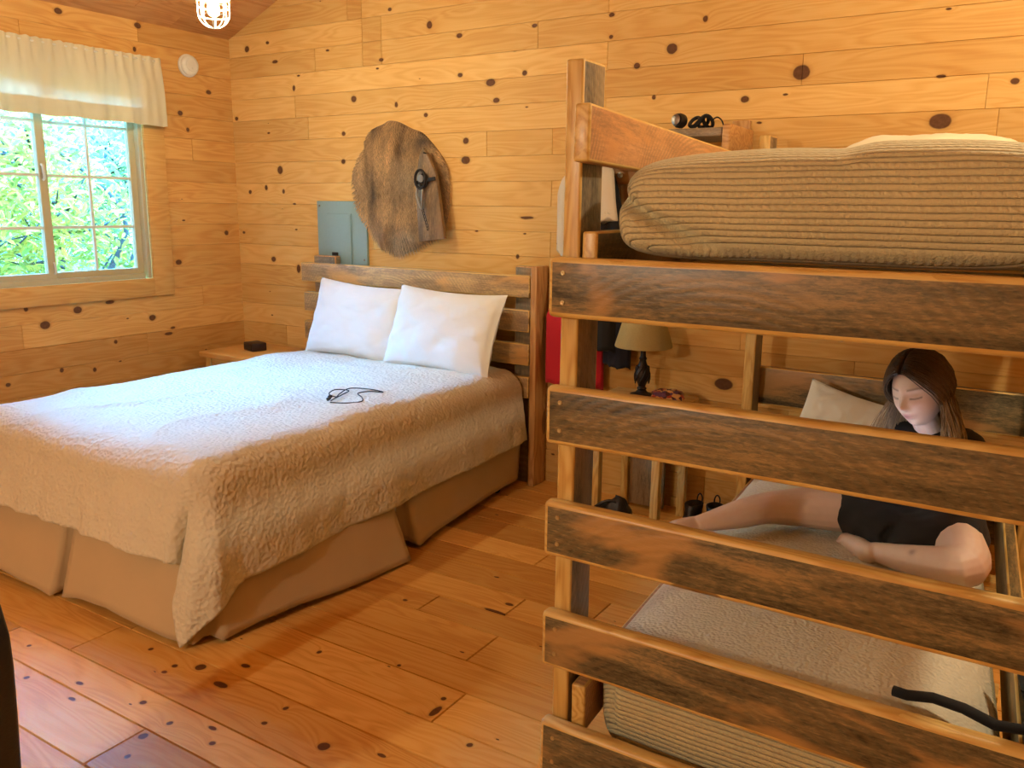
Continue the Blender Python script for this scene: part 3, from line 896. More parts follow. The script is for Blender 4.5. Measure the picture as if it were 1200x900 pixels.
for x in (BX0+.06, BX1-.03):
    beam('bed_frame_rail', (x, BY0+.05, .11), (x, BY1-.02, .11), .03, .035, [M['dark_metal']]*2, bed, .002, 0)
for x, y in ((BX1-.03, 2.1), (BX1-.03, 3.62), (BX0+.06, 2.1), (BX0+.06, 3.62)):
    l = upright('bed_leg', x-.012, x+.012, y-.012, y+.012, .05, .1, [M['dark_metal']]*2, bed, .002)
    c = lathe('caster', [(0, -.012), (.024, -.012), (.027, -.006), (.027, .006), (.024, .012), (0, .012)], M['black_rubber'], None, 20, (x, y, .0275), axis=(1, 0, .0))
    c.parent = l; c.matrix_parent_inverse = (l.parent.matrix_basis @ l.matrix_parent_inverse @ l.matrix_basis).inverted()
mt = wbox('mattress', BX0+.02, BX1-.03, BY0+.03, BY1, .347, .608, M['white_cotton'], None, .08)
tag(mt, 'thick white mattress under the tan bedspread on the double bed', 'mattress')

def bed_skirt():
    # hem outline: (top x, top y, bottom x, bottom y, bottom z)
    P = [(BX1+.012, 3.80, -2.335, 3.79, .035), (BX1+.012, 3.5, -2.295, 3.5, .05), (BX1+.012, 3.2, -2.265, 3.2, .045), (BX1+.012, 2.95, -2.245, 2.93, .03), (BX1+.012, 2.80, -2.225, 2.79, .018),
         (BX1-.005, 2.79, -2.30, 2.785, .03), (BX1-.02, 2.74, -2.33, 2.74, .03), (BX1-.005, 2.69, -2.26, 2.67, .022), (BX1+.012, 2.68, -2.165, 2.655, .012),
         (BX1+.014, 2.5, -2.185, 2.48, .01), (BX1+.014, 2.3, -2.20, 2.28, .018), (BX1+.012, 2.1, -2.225, 2.08, .03), (BX1+.012, 1.9, -2.25, 1.9, .03), (BX1+.012, 1.76, -2.275, 1.755, .012),
         (BX1-.012, 1.75, -2.335, 1.75, .02), (BX1-.03, 1.745, -2.345, 1.73, .02), (BX1-.04, 1.728, -2.335, 1.68, .015),
         (-2.45, 1.728, -2.45, 1.655, .02), (-2.6, 1.728, -2.58, 1.645, .025), (-2.8, 1.728, -2.78, 1.645, .045), (-2.95, 1.728, -2.95, 1.65, .03), (-3.06, 1.728, -3.065, 1.645, .012),
         (-3.065, 1.748, -3.075, 1.70, .02), (-3.09, 1.755, -3.09, 1.71, .02), (-3.112, 1.745, -3.11, 1.69, .02), (-3.118, 1.728, -3.115, 1.625, .012),
         (-3.25, 1.728, -3.24, 1.615, .03), (-3.45, 1.728, -3.45, 1.61, .045), (-3.65, 1.728, -3.65, 1.61, .03), (-3.86, 1.728, -3.88, 1.61, .015),
         (BX0-.012, 1.76, -3.93, 1.72, .02), (BX0-.012, 2.4, -3.95, 2.4, .03), (BX0-.012, 3.1, -3.94, 3.1, .03), (BX0-.012, 3.8, -3.9, 3.8, .03)]
    dense = []
    for a, b in zip(P[:-1], P[1:]):
        L = math.hypot(b[2]-a[2], b[3]-a[3]); k = max(2, int(L/.025))
        for i in range(k): dense.append([a[j]+(b[j]-a[j])*i/k for j in range(5)])
    dense.append(list(P[-1]))
    vs, fs = [], []
    m = 12
    for (tx, ty, bx, by, bz) in dense:
        for j in range(m+1):
            v = j/m
            w = .008*noise.noise((bx*6, by*6, v*1.2))*v
            vs.append((tx+(bx-tx)*v**1.2+w, ty+(by-ty)*v**1.2-w, .344+(bz-.344)*v))
    for i in range(len(dense)-1):
        for j in range(m):
            a = i*(m+1)+j
            fs.append((a, a+1, a+m+2, a+m+1))
    o = mobj('bed_skirt', vs, fs, M['skirt'], None, origin=(-3.1, 2.7, .02))
    s = o.modifiers.new('thickness', 'SOLIDIFY'); s.thickness = .002
    tag(o, 'plain tan pleated bed skirt hanging around the double bed to the floor', 'bed skirt')
bed_skirt()

def bedspread():
    ztop, r = .634, .12
    xr, xl, yf, yh = BX1+.012, BX0-.012, BY0-.012, BY1-.005
    NX, NY = 250, 270
    oxr, oxl, of = .385, .45, .295
    xs = [xl-oxl+(xr+oxr-xl+oxl)*i/NX for i in range(NX+1)]
    ys = [yf-of+(yh-yf+of)*j/NY for j in range(NY+1)]
    def ev(x, y):
        sR, sL, tF = x-(xr-r), (xl+r)-x, (yf+r)-y
        s = max(0, sR); s2 = max(0, sL); tt = max(0, tF)
        side = 1 if s > 0 else -1
        sx = s if s > 0 else s2
        bx = min(max(x, xl+r), xr-r); by = max(y, yf+r)
        # corner length so the cloth point reaches the floor
        rho = math.hypot(sx, tt)
        if rho < 1e-9:
            z = ztop; px, py = x, y
            hang = 0
        else:
            dx, dy = sx/rho*side, -tt/rho
            phi = math.atan2(tt, sx)
            corner = math.sin(2*phi)**2 if (sx > 0 and tt > 0) else 0
            L = rho*(1+.085*corner)
            q = r*PI/2
            if L < q: hx, dr = r*math.sin(L/r), r*(1-math.cos(L/r))
            else:
                hang = L-q
                flare = .17 if side > 0 else .12
                if tt > 0 and sx == 0: flare = .30
                if sx > 0 and tt > 0: flare = .17+(.30-.17)*(phi/(PI/2))
                fold = 0
                if sx == 0:   # foot side ripples
                    fold = .035*noise.noise((x*5.5, 2.0, 0))+.012*noise.noise((x*16, 5.0, 0))
                elif tt == 0:
                    fold = .025*noise.noise((y*3.2, 7.0, 0))+.008*noise.noise((y*11, 9.0, 0))
                else:
                    fold = .10*math.sin(phi*4.0-.4)*math.sin(2*phi)+.02*noise.noise((phi*5, 3, 0))
                hx = r+hang*flare+fold*min(1, hang/.25)
                dr = r+hang*math.sqrt(max(.2, 1-flare**2))
            px, py, z = bx+dx*hx, by+dy*hx, ztop-dr
            if sx > 0 and tt > 0 and side > 0: px -= .34*corner*max(0, dr-.12)
        # long soft wrinkles on the top
        w = max(0, 1-rho/.25)
        u = noise.noise((x*1.6+y*.8, y*2.4-x*1.2, 4))
        z += w*(.010*u+.006*noise.noise((x*4+y*3, y*3-x*3, 9)))
        rid = abs(noise.noise((x*1.1+y*1.0, y*1.5-x*1.3, 14)))
        z += w*.012*max(0, 1-rid*4)**1.5
        z += .0025*noise.noise((x*18, y*18, 1))+.0016*noise.noise((x*40, y*40, 6))
        n2 = .004*noise.noise((x*14, y*14, 3))*(1-w)
        return (px+n2*(1 if rho > 0 else 0), py+n2, max(z, .012))
    vs = []
    for y in ys:
        k = 1-.13*max(0, min(1, (y-yf)/(yh-yf)))
        for x in xs:
            xe = xr-r+(x-xr+r)*k if x > xr-r else x
            vs.append(ev(xe, y))
    w = NX+1
    fs = [(j*w+i, j*w+i+1, (j+1)*w+i+1, (j+1)*w+i) for j in range(NY) for i in range(NX)]
    o = mobj('bedspread', vs, fs, M['spread'], None, origin=(-3.1, 2.7, .63))
    s = o.modifiers.new('thickness', 'SOLIDIFY'); s.thickness = .006; s.offset = 1
    tag(o, 'tan quilted bedspread draped over the double bed with a corner hanging to the floor', 'bedspread')
bedspread()

def pillow_mesh(w, h, t, seed, n=40, wr=1.0):
    vs, fs = [], []
    def prof(u, v):
        a = max(0, 1-abs(u)**2.6); b = max(0, 1-abs(v)**2.6)
        return (a*b)**.42
    for sgn in (1, -1):
        for j in range(n+1):
            for i in range(n+1):
                u, v = -1+2*i/n, -1+2*j/n
                pin = 1-.07*(1-abs(v)**2)*abs(u)**3
                pin2 = 1-.09*(1-abs(u)**2)*abs(v)**3
                x, y = u*w/2*pin, v*h/2*pin2
                p = prof(u, v)
                e = 1-p
                wk = .010*noise.noise((u*3+seed, v*3, sgn))*wr+.012*wr*noise.noise((u*9+seed, v*5, sgn*2))*(.25+e*.75)*p
                k = abs(noise.noise((u*2.2+seed+v*1.2, v*2.2-u*1.4, sgn*3)))
                wk += -.006*wr*max(0, 1-k*6)*p
                vs.append((x, y, sgn*(t/2*p)+wk*(1 if p > 0 else 0)))
    w1 = n+1; o = w1*w1
    for j in range(n):
        for i in range(n):
            a = j*w1+i
            fs.append((a, a+1, a+w1+1, a+w1)); fs.append((o+a, o+a+w1, o+a+w1+1, o+a+1))
    for i in range(n):
        for a, b in (((i), (i+1)), (n*w1+i+1, n*w1+i), ((i+1)*w1, i*w1), (i*w1+n, (i+1)*w1+n)):
            fs.append((a, b, o+b, o+a))
    return vs, fs
def pillow(label, w, h, t, mat, matrix, seed, group=None, name='pillow'):
    vs, fs = pillow_mesh(w, h, t, seed)
    me = bpy.data.meshes.new(name); me.from_pydata(vs, [], fs); me.materials.append(mat)
    for p in me.polygons: p.use_smooth = True
    me.validate()
    o = bpy.data.objects.new(name, me); o.matrix_basis = matrix; COL.objects.link(o)
    return tag(o, label, 'pillow', group)
def stand(c, tilt, roll=0, yaw=0):
    return Matrix.Translation(c) @ Matrix.Rotation(yaw, 4, 'Z') @ Matrix.Rotation(PI/2-tilt, 4, 'X') @ Matrix.Rotation(roll, 4, 'Z')
pillow('white pillow with bluish sheen propped at the left against the weathered headboard', .70, .46, .15, M['white_cotton'], stand((-3.38, 3.69, .84), .33, -.05, .05), 1.3, 'white pillows on the double bed')
pillow('white pillow propped against the headboard, overlapping its neighbour near the open side', .74, .47, .16, M['white_cotton'], stand((-2.74, 3.655, .84), .36, -.02, -.04), 5.1, 'white pillows on the double bed')

def earphones():
    z = .652
    t = thing('earphones', 'black wired earphones lying loose on the tan bedspread', 'earphones', (-2.62, 2.78, z))
    pts = [(-2.60, 2.645), (-2.53, 2.67), (-2.49, 2.725), (-2.555, 2.80), (-2.62, 2.845), (-2.60, 2.90), (-2.55, 2.94), (-2.64, 2.945), (-2.72, 2.90), (-2.69, 2.80), (-2.65, 2.735), (-2.70, 2.745), (-2.75, 2.80), (-2.76, 2.85), (-2.69, 2.86), (-2.67, 2.80), (-2.63, 2.70), (-2.61, 2.66)]
    tube('cord', [(x, y, z+.002*(i % 3)) for i, (x, y) in enumerate(pts)], .0028, M['black_rubber'], t, 6, sp=6)
    for x, y in ((-2.655, 2.70), (-2.63, 2.665)):
        b = lathe('earbud', [(0, -.008), (.007, -.008), (.009, 0), (.006, .008), (.004, .012), (0, .013)], M['black_plastic'], t, 14, (x, y, z+.008), axis=(.6, .5, .3))
earphones()

# ------------------------------------------------------------------ table beside the bed, in the corner
def corner_table():
    t = thing('bedside_table', 'plain pine bedside table in the corner between window wall and bed', 'table', (-4.3, 3.6, 0))
    x0, x1, y0, y1, zt = -4.50, -4.02, 3.43, 3.90, .585
    wbox('tabletop', x0, x1, y0, y1, zt-.035, zt, M['pine_trim'], t, .006)
    for x, y in ((x0+.05, y0+.05), (x1-.05, y0+.05), (x0+.05, y1-.05), (x1-.05, y1-.05)):
        upright('leg', x-.025, x+.025, y-.025, y+.025, 0, zt-.036, [M['planed']]*2, t)
    wbox('apron', x0+.075, x1-.075, y0+.035, y0+.055, zt-.12, zt-.036, M['planed'], t, .003)
corner_table()
bx = thing('alarm_clock', 'small dark box clock on the bedside table in the corner', 'clock', (-4.24, 3.66, .586))
smooth_by_angle(bmobj('casing', box_bm(.12, .10, .052, .006, 2), [M['dark_brown']]*2, bx, matrix=Matrix.Translation((-4.24, 3.66, .612)) @ Matrix.Rotation(-.25, 4, 'Z')))
smooth_by_angle(bmobj('display', box_bm(.10, .004, .036, .001, 1), [M['black_plastic']]*2, bx, matrix=Matrix.Translation((-4.24, 3.66, .612)) @ Matrix.Rotation(-.25, 4, 'Z') @ Matrix.Translation((0, -.051, 0))))

# ------------------------------------------------------------------ bunk bed
bunk = thing('bunk_bed', 'tall bunk bed of thick weathered barn boards in front of the pine wall', 'bunk bed', (-.45, 2.7, 0))
PM = [M['planed'], M['planed']]
def post(x0, x1, y0, y1, z1, facemat=None):
    o = upright('post', x0, x1, y0, y1, 0, z1, [M['planed'], M['planed'], M['barn_grey']], bunk, .006)
    for p in o.data.polygons:
        # local y is world -x / local z is world y ; the side towards the mattress is rough
        n = o.matrix_basis.to_3x3() @ p.normal
        if p.material_index == 0 and abs(n.x) > .8 and facemat: p.material_index = 2
    return o
post(-.963, -.918, 1.75, 1.862, 1.825, True)
post(-1.083, -1.037, 3.65, 3.76, 1.805, True)
post(.10, .145, 1.75, 1.862, 1.825, True)
post(.02, .066, 3.65, 3.76, 1.805, True)
def peg(parent, x, y, z, mat=None):
    w = parent.parent.matrix_basis @ parent.matrix_parent_inverse @ parent.matrix_basis
    o = lathe('screw', [(0, 0), (.0062, 0), (.0052, .0025), (.002, .0028), (0, .0018)], mat or M['screw'], None, 14, (x, y, z), axis=(0, -1, 0))
    o.parent = parent; o.matrix_parent_inverse = w.inverted()
RM = [M['barn'], M['planed']]
rails = [(1.2505, 1.390), (.945, 1.087), (.659, .800), (.361, .509), (.055, .205)]
for i, (z0, z1) in enumerate(rails):
    zc = (z0+z1)/2
    mats = [M['barn'], M['planed']]
    o = beam('end_rail', (-.976, 1.729, zc), (.15, 1.729, zc), .042, z1-z0, mats, bunk, .012, .002, topmat=1, ends=1, cuts=10)
    for dz in (-.034, .034): peg(o, -.936, 1.7085, zc+dz)
if True:
    o = None
for z0, z1 in ((.64, .812), (1.24, 1.385), (1.44, 1.60)):
    beam('headboard_rail', (-1.085, 3.782, (z0+z1)/2), (.07, 3.782, (z0+z1)/2), .038, z1-z0, [M['barn'], M['planed']], bunk, .006, .002)
beam('headboard_rail', (-1.0, 3.782, .28), (.07, 3.782, .28), .038, .2, [M['barn'], M['planed']], bunk, .006, .002)
# side rails, along the bed
sm = [M['barn_red'], M['planed']]
beam('side_rail', (-.893, 1.70, 1.662), (-1.005, 3.70, 1.612), .038, .123, sm, bunk, .006, .002, ends=1)
beam('side_rail', (-.893, 1.752, 1.378), (-1.012, 3.74, 1.378), .038, .142, [M['barn'], M['planed']], bunk, .006, .002, ends=1)
beam('side_rail', (-.888, 1.752, .243), (-1.012, 3.74, .243), .038, .13, sm, bunk, .006, .002, ends=1)
beam('side_rail', (.088, 1.752, .36), (-.042, 3.74, .36), .038, .20, [M['barn'], M['planed']], bunk, .006, .002, ends=1)
beam('side_rail', (.095, 1.752, 1.378), (.0, 3.74, 1.378), .038, .142, [M['barn'], M['planed']], bunk, .006, .002, ends=1)
beam('side_rail', (.095, 1.70, 1.662), (.0, 3.70, 1.612), .038, .123, sm, bunk, .006, .002, ends=1)
for zz in (.075, 1.335):
    for k in range(9):
        y = 1.85+k*.225
        x0 = -.868-.06*(y-1.75); x1 = .07-.045*(y-1.75)
        beam('slat', (x0, y, zz), (x1, y, zz), .09, .02, PM, bunk, .002, 0, cuts=1)

def quilted_mattress(name, label, y0, y1, z0, zt, xl0, xl1, xr0, xr1, crown, rad, mat, top=None, tuck=False):
    """mattress under a tucked-in quilt: loft of rounded cross sections along y, with a uv map for the stitch rows"""
    NP, NYY = 120, 90
    vs, fs, uvs = [], [], []
    for j in range(NYY+1):
        v = j/NYY
        # end sections close over the rounded front and back
        e = .09
        if v < .12: k = v/.12; a = k*PI/2; y = y0+e*(1-math.sin(a)*1.0); y = y0+e*(1-math.cos(a)) ; sc_ = math.sin(a)
        elif v > .88: k = (1-v)/.12; a = k*PI/2; y = y1-e*(1-math.cos(a)); sc_ = math.sin(a)
        else: y = y0+e+(y1-y0-2*e)*(v-.12)/.76; sc_ = 1
        f = (y-y0)/(y1-y0)
        xl = xl0+(xl1-xl0)*f; xr = xr0+(xr1-xr0)*f
        hw, hh = (xr-xl)/2, (zt-z0)/2
        cx, cz = (xl+xr)/2, (z0+zt)/2
        for i in range(NP):
            th = 2*PI*i/NP
            c, s = math.cos(th), math.sin(th)
            ex = 5.5
            rr_ = (abs(c)**ex+abs(s)**ex)**(-1/ex)
            x = c*rr_*hw; z = s*rr_*hh
            sx = 1-(1-sc_)*rad/hw; sz = .0+sc_ if j in (0, NYY) else (1-(1-sc_)*min(1, rad*.8/hh))
            if j in (0, NYY): sx, sz = 1-rad/hw, 1-min(.98, rad*.8/hh)
            px, pz = cx+x*sx, cz+z*sz
            if z > 0: pz += crown*(1-(x/hw)**2)*(z/hh)
            bulge = .012*math.cos(z/hh*PI/2)
            px += bulge*(1 if x > 0 else -1)*abs(c)
            nn = noise.noise((px*4, y*4, pz*4))*.008
            if tuck and z > 0:
                q_ = max(0, min(1, (px+.39)/.09)); pz += .016*q_*q_*(3-2*q_)*(z/hh)
            vs.append((px, y-nn*.5, pz+nn*(1 if z > -hh*.5 else .2)))
            uvs.append((px*1.0-(y*.9 if abs(c) > .9 else 0), pz+(y-y0)))
    for j in range(NYY):
        for i in range(NP):
            a, b = j*NP+i, j*NP+(i+1) % NP
            fs.append((a, a+NP, b+NP, b))
    # flat end caps filled by shrinking rings towards the middle
    for jj, order in ((0, 1), (NYY, -1)):
        ring = [jj*NP+i for i in range(NP)]
        cen = Vector((0, 0, 0))
        for q in ring: cen += Vector(vs[q])
        cen /= NP
        prev = ring
        for t_ in [.97-.95*i/21 for i in range(22)]:
            cur = []
            for q in ring:
                p = Vector(vs[q])
                n = cen+(p-cen)*1.0
                n.z = cen.z+(p.z-cen.z)*t_
                n.x = cen.x+(p.x-cen.x)*(1-(1-t_)*.06)
                n.y = p.y+(-.012 if jj == 0 else .012)*(1-t_*t_)+.004*noise.noise((n.x*5, n.z*9, 3))
                cur.append(len(vs)); vs.append(tuple(n)); uvs.append((n.x, n.z))
            for i in range(NP):
                i2 = (i+1) % NP
                f_ = (prev[i], prev[i2], cur[i2], cur[i])
                fs.append(f_ if order > 0 else f_[::-1])
            prev = cur
        h = NP//2
        for i in range(h):
            a, b = prev[i], prev[(i+1) % NP]
            c_, d_ = prev[(NP-i-1) % NP], prev[(NP-i) % NP]
            if len({a, b, c_, d_}) == 4: fs.append((a, b, c_, d_) if order > 0 else (d_, c_, b, a))
    if tuck:
        # loose corner of the quilt pulled down and folded under, with a crease running right and down
        for q, p in enumerate(vs):
            x, y, z = p
            if y < y0+.25:
                fx = max(0, 1-(x-xl0)/.34)
                # crease line from (xl+.05, z .6) to (xl+.26, z0)
                zl = zt-.10-(x-xl0-.03)*.48
                dd = z-zl
                cre = math.exp(-(dd/.013)**2)*min(1, fx*1.6)
                low = (1/(1+math.exp(dd/.01)))*fx
                yy = max(0, 1-(y-y0)/.12)
                vs[q] = (x-.006*low*yy+.0*cre, y+(.040*cre-.030*low)*yy, z-.012*low*yy)
    o = mobj(name, vs, fs, [mat] if top is None else [mat, top], None, origin=((xl0+xr0)/2, (y0+y1)/2, z0))
    if top is not None:
        for p in o.data.polygons:
            w = o.matrix_basis @ p.center
            if w.z > zt-.05: p.material_index = 1
    ul = o.data.uv_layers.new(name='UVMap')
    for l in o.data.loops: ul.data[l.index].uv = uvs[l.vertex_index]
    return o
q = quilted_mattress('upper_mattress', None, 1.80, 3.60, 1.388, 1.612, -.842, -.93, .06, -.02, .018, .05, M['quilt'], tuck=True)
q.name = 'quilted_mattress'
tag(q, 'mattress under a khaki channel-stitched quilt on the upper bunk', 'mattress', 'quilt-covered bunk mattresses')
q = quilted_mattress('quilted_mattress', None, 1.80, 3.62, .09, .435, -.855, -.965, .05, -.13, .02, .06, M['quilt'], M['quilt_low'])
tag(q, 'mattress under a cream pebbled quilt on the lower bunk beneath the girl', 'mattress', 'quilt-covered bunk mattresses')
pillow('cream pillow lying flat at the head of the upper bunk', .62, .42, .17, M['cream_cotton'], Matrix.Translation((-.40, 3.42, 1.682)) @ Matrix.Rotation(.06, 4, 'Z'), 8.2, 'pillows on the bunk bed')
pillow('white pillow leaning on the lower bunk headboard behind the girl', .40, .34, .13, M['white_cotton'], stand((-.62, 3.53, .62), .42, -.24, .05), 3.7, 'pillows on the bunk bed')

# ------------------------------------------------------------------ coat rack with clothes
def rack():
    t = thing('coat_rack', 'wooden wall coat rack with a dark weathered shelf behind the bunk bed', 'coat rack', (-1.55, YB, 1.6))
    for x in (-1.25, -1.82):
        upright('upright_board', x-.04, x+.04, YB-.03, YB-.002, 1.50, 1.895, [M['planed_red']]*2, t, .004)
        k = lathe('hook', [(0, 0), (.006, 0), (.006, .02), (.013, .026), (.014, .034), (.008, .04), (0, .041)], M['white_plastic'], t, 18, (x-.005, YB-.03, 1.855 if x > -1.5 else 1.66), axis=(0, -1, 0))
    beam('shelf', (-1.93, 3.76, 1.822), (-1.225, 3.76, 1.822), .33, .036, [M['barn_grey'], M['barn_grey']], t, .004, .001)
    for x in (-1.205, -1.945):
        prism('bracket', [(x-.018, 1.745), (x+.018, 1.745), (x+.018, 1.852), (x-.018, 1.852)], 3.585, YB-.032, M['planed_red'], t, .008, (x, 3.75, 1.8))
    beam('hook_rail', (-2.12, YB-.045, 1.66), (-1.23, YB-.045, 1.66), .026, .09, [M['planed_red']]*2, t, .004)
rack()
def headlamp():
    x, y, z = -1.36, 3.66, 1.841
    t = thing('head_torch', 'black head torch with a shiny lens lying on the coat rack shelf', 'head torch', (x, y, z))
    smooth_by_angle(lathe('lamp_body', [(0, 0), (.024, 0), (.03, .008), (.031, .03), (.026, .045), (0, .047)], M['black_plastic'], t, 28, (x-.055, y-.03, z+.031), axis=(-.25, -1, .1)))
    lathe('lens', [(.021, 0), (.022, .004), (.012, .007), (0, .008)], M['steel'], t, 24, (x-.067, y-.078, z+.036), axis=(-.25, -1, .1), cap=False)
    for k in range(4):
        pts = [(x-.012+.020*k+.018*math.cos(a), y+.035*math.sin(a), z+.03+.024*math.sin(a*1+k)*.9) for a in [i*PI/9 for i in range(18)]]
        tube('strap', pts, .008, M['black_cloth'], t, 8, True)
    tube('cable', [(x+.06, y, z+.03), (x+.09, y-.01, z+.045), (x+.115, y-.02, z+.03), (x+.125, y-.02, z+.006)], .003, M['black_rubber'], t, sp=4)
headlamp()

def garment(name, label, cat, x0, x1, z0, z1, y, th, mat, seed, group='clothes hanging behind the bunk bed', slant=0, topw=.45, taper=.22, pw=.6):
    n, m = 44, 34
    vs, fs = [], []
    cx, hw = (x0+x1)/2, (x1-x0)/2
    for j in range(m+1):
        v = j/m                      # 0 top
        z = z1+(z0-z1)*v
        w = hw*(topw+(1-topw)*min(1, (v/taper))**pw)
        for i in range(n):
            a = 2*PI*i/n
            c, s = math.cos(a), math.sin(a)
            f = noise.noise((c*2.2+seed, s*2.2, v*1.5+seed))*.22+noise.noise((c*5+seed, s*5, v*.8))*.16
            k = 1+f*min(1, v*4)
            x = cx+c*w*(1+f*.25)+slant*(v-.3)
            yy = y+s*th*k
            zz = z+(.03*noise.noise((c*2+seed, s, 7))+.02*c*(slant*4) if v > .9 else 0)
            vs.append((x, min(yy, YB-.012), zz))
    for j in range(m):
        for i in range(n):
            a, b = j*n+i, j*n+(i+1) % n
            fs.append((a, a+n, b+n, b))
    fs.append(tuple(range(n))); fs.append(tuple(m*n+i for i in range(n-1, -1, -1)))
    o = mobj(name, vs, fs, mat, None, origin=(cx, y, z1))
    return tag(o, label, cat, group)
garment('jacket', 'long black jacket hanging on the wall just behind the left bunk post', 'jacket', -2.02, -1.785, .80, 1.68, 3.83, .05, M['black_cloth'], 1.5)
garment('cloth_bag', 'off-white cloth bag hanging over the black jacket beside the bunk post', 'bag', -1.985, -1.79, 1.44, 1.74, 3.745, .03, M['offwhite_cloth'], 6.3, slant=.04)
garment('towel', 'red towel hanging on the wall beside and behind the left bunk post', 'towel', -2.225, -1.885, .58, 1.60, 3.875, .03, M['red_cloth'], 3.1, slant=.02, topw=.12, taper=.64, pw=2.2)
garment('shorts', 'navy folded shorts hanging between the red towel and the table lamp', 'shorts', -1.87, -1.72, .72, 1.15, 3.86, .04, M['navy_cloth'], 8.8)
garment('shirt', 'pale shirt hanging at the left edge of the bunk post above the red towel', 'shirt', -2.175, -2.02, 1.27, 1.66, 3.895, .03, M['offwhite_cloth'], 4.4)

# ------------------------------------------------------------------ table behind the bunk with lamp and sweets
def lamp_table():
    t = thing('side_table', 'small pine side table with a weathered back board standing behind the bunk bed', 'table', (-1.57, 3.68, 0))
    x0, x1, y0, y1, zt = -1.80, -1.36, 3.48, 3.90, .605
    beam('tabletop', (x0, 3.69, zt-.0175), (x1, 3.69, zt-.0175), y1-y0, .034, [M['planed']]*2, t, .006, 0)
    for x, y in ((-1.715, 3.51), (-1.41, 3.51), (-1.715, 3.85), (-1.41, 3.85)):
        upright('leg', x-.02, x+.02, y-.02, y+.02, 0, zt-.036, [M['planed']]*2, t, .004)
    upright('back_board', -1.685, -1.50, 3.83, 3.85, .02, zt-.036, [M['barn_grey']]*2, t, .003)
    beam('stretcher', (-1.693, 3.51, .50), (-1.432, 3.51, .50), .02, .09, [M['planed']]*2, t, .003, 0)
lamp_table()
def table_lamp():
    x, y, z = -1.60, 3.74, .606
    t = thing('table_lamp', 'table lamp with a tan cone shade and dark turned base on the side table', 'lamp', (x, y, z))
    lathe('base', [(0, 0), (.06, 0), (.062, .008), (.05, .016), (.03, .022), (.02, .034), (.024, .042), (.017, .052), (.022, .066), (.034, .09), (.037, .11), (.031, .135), (.021, .158), (.015, .18), (.02, .188), (.013, .198), (.012, .228), (.022, .236), (.024, .242), (.01, .25), (.008, .30), (0, .30)], M['bronze'], t, 32, (x, y, z))
    # twisted ribs on the belly
    for k in range(8):
        a0 = k*PI/4
        pts = []
        for i in range(9):
            v = i/8; a = a0+v*1.2
            zz = .068+v*.085
            r = .0345+.003*math.sin(v*PI)-.012*max(0, v-.5)
            pts.append((x+r*math.cos(a), y+r*math.sin(a), z+zz))
        tube('rib', pts, .0035, M['bronze'], t, 6)
    lathe('lamp_shade', [(.137, .246), (.138, .25), (.088, .425), (.086, .428), (.084, .425), (.133, .25), (.137, .246)], M['shade'], t, 48, (x, y, z), cap=False)
    vs, fs = [], []
    for k in range(3):
        a = k*2*PI/3
        tube_geo([(x, y, z+.40), (x+.085*math.cos(a), y+.085*math.sin(a), z+.405)], .002, 6, False, vs, fs)
    mobj('shade_spider', vs, fs, M['bronze'], t, origin=(x, y, z+.4))
    tube('harp', [(x, y, z+.30), (x+.03, y, z+.34), (x+.02, y, z+.40), (x, y, z+.44)], .003, M['bronze'], t, sp=5)
    lathe('finial', [(0, 0), (.008, .002), (.01, .012), (.006, .022), (0, .026)], M['bronze'], t, 16, (x, y, z+.436))
table_lamp()
def sweets():
    t = NT('printed_wrapper')
    co = t.n('TexCoord').outputs['Object']
    vo = t.n('TexVoronoi', {'Vector': co, 'Scale': 55.0})
    c = t.ramp(t.n('SeparateColor', {0: vo.outputs['Color']}).outputs[0], [(0, lin(70, 26, 34)), (.3, lin(160, 60, 40)), (.55, lin(206, 150, 90)), (.8, lin(96, 60, 90)), (1, lin(220, 196, 150))], 'CONSTANT')
    t.pbsdf(c, .35)
    vs, fs = pillow_mesh(.16, .11, .055, 2.2, 24, .5)
    o = mobj('snack_bag', [(x, y, z) for x, y, z in vs], fs, t.m, None)
    o.matrix_basis = Matrix.Translation((-1.45, 3.70, .638)) @ Matrix.Rotation(.4, 4, 'Z')
    tag(o, 'small crinkled red and tan snack bag lying on the side table by the lamp', 'snack bag')
    vs = [(-1.74, 3.54, .6065), (-1.60, 3.56, .6065), (-1.62, 3.66, .6065), (-1.76, 3.64, .6065)]
    bm = box_bm(.13, .09, .004, .001, 1)
    tag(bmobj('note_paper', bm, [M['paper']]*2, None, matrix=Matrix.Translation((-1.60, 3.575, .6085)) @ Matrix.Rotation(.1, 4, 'Z')), 'white paper slip lying at the front of the side table', 'paper')
sweets()
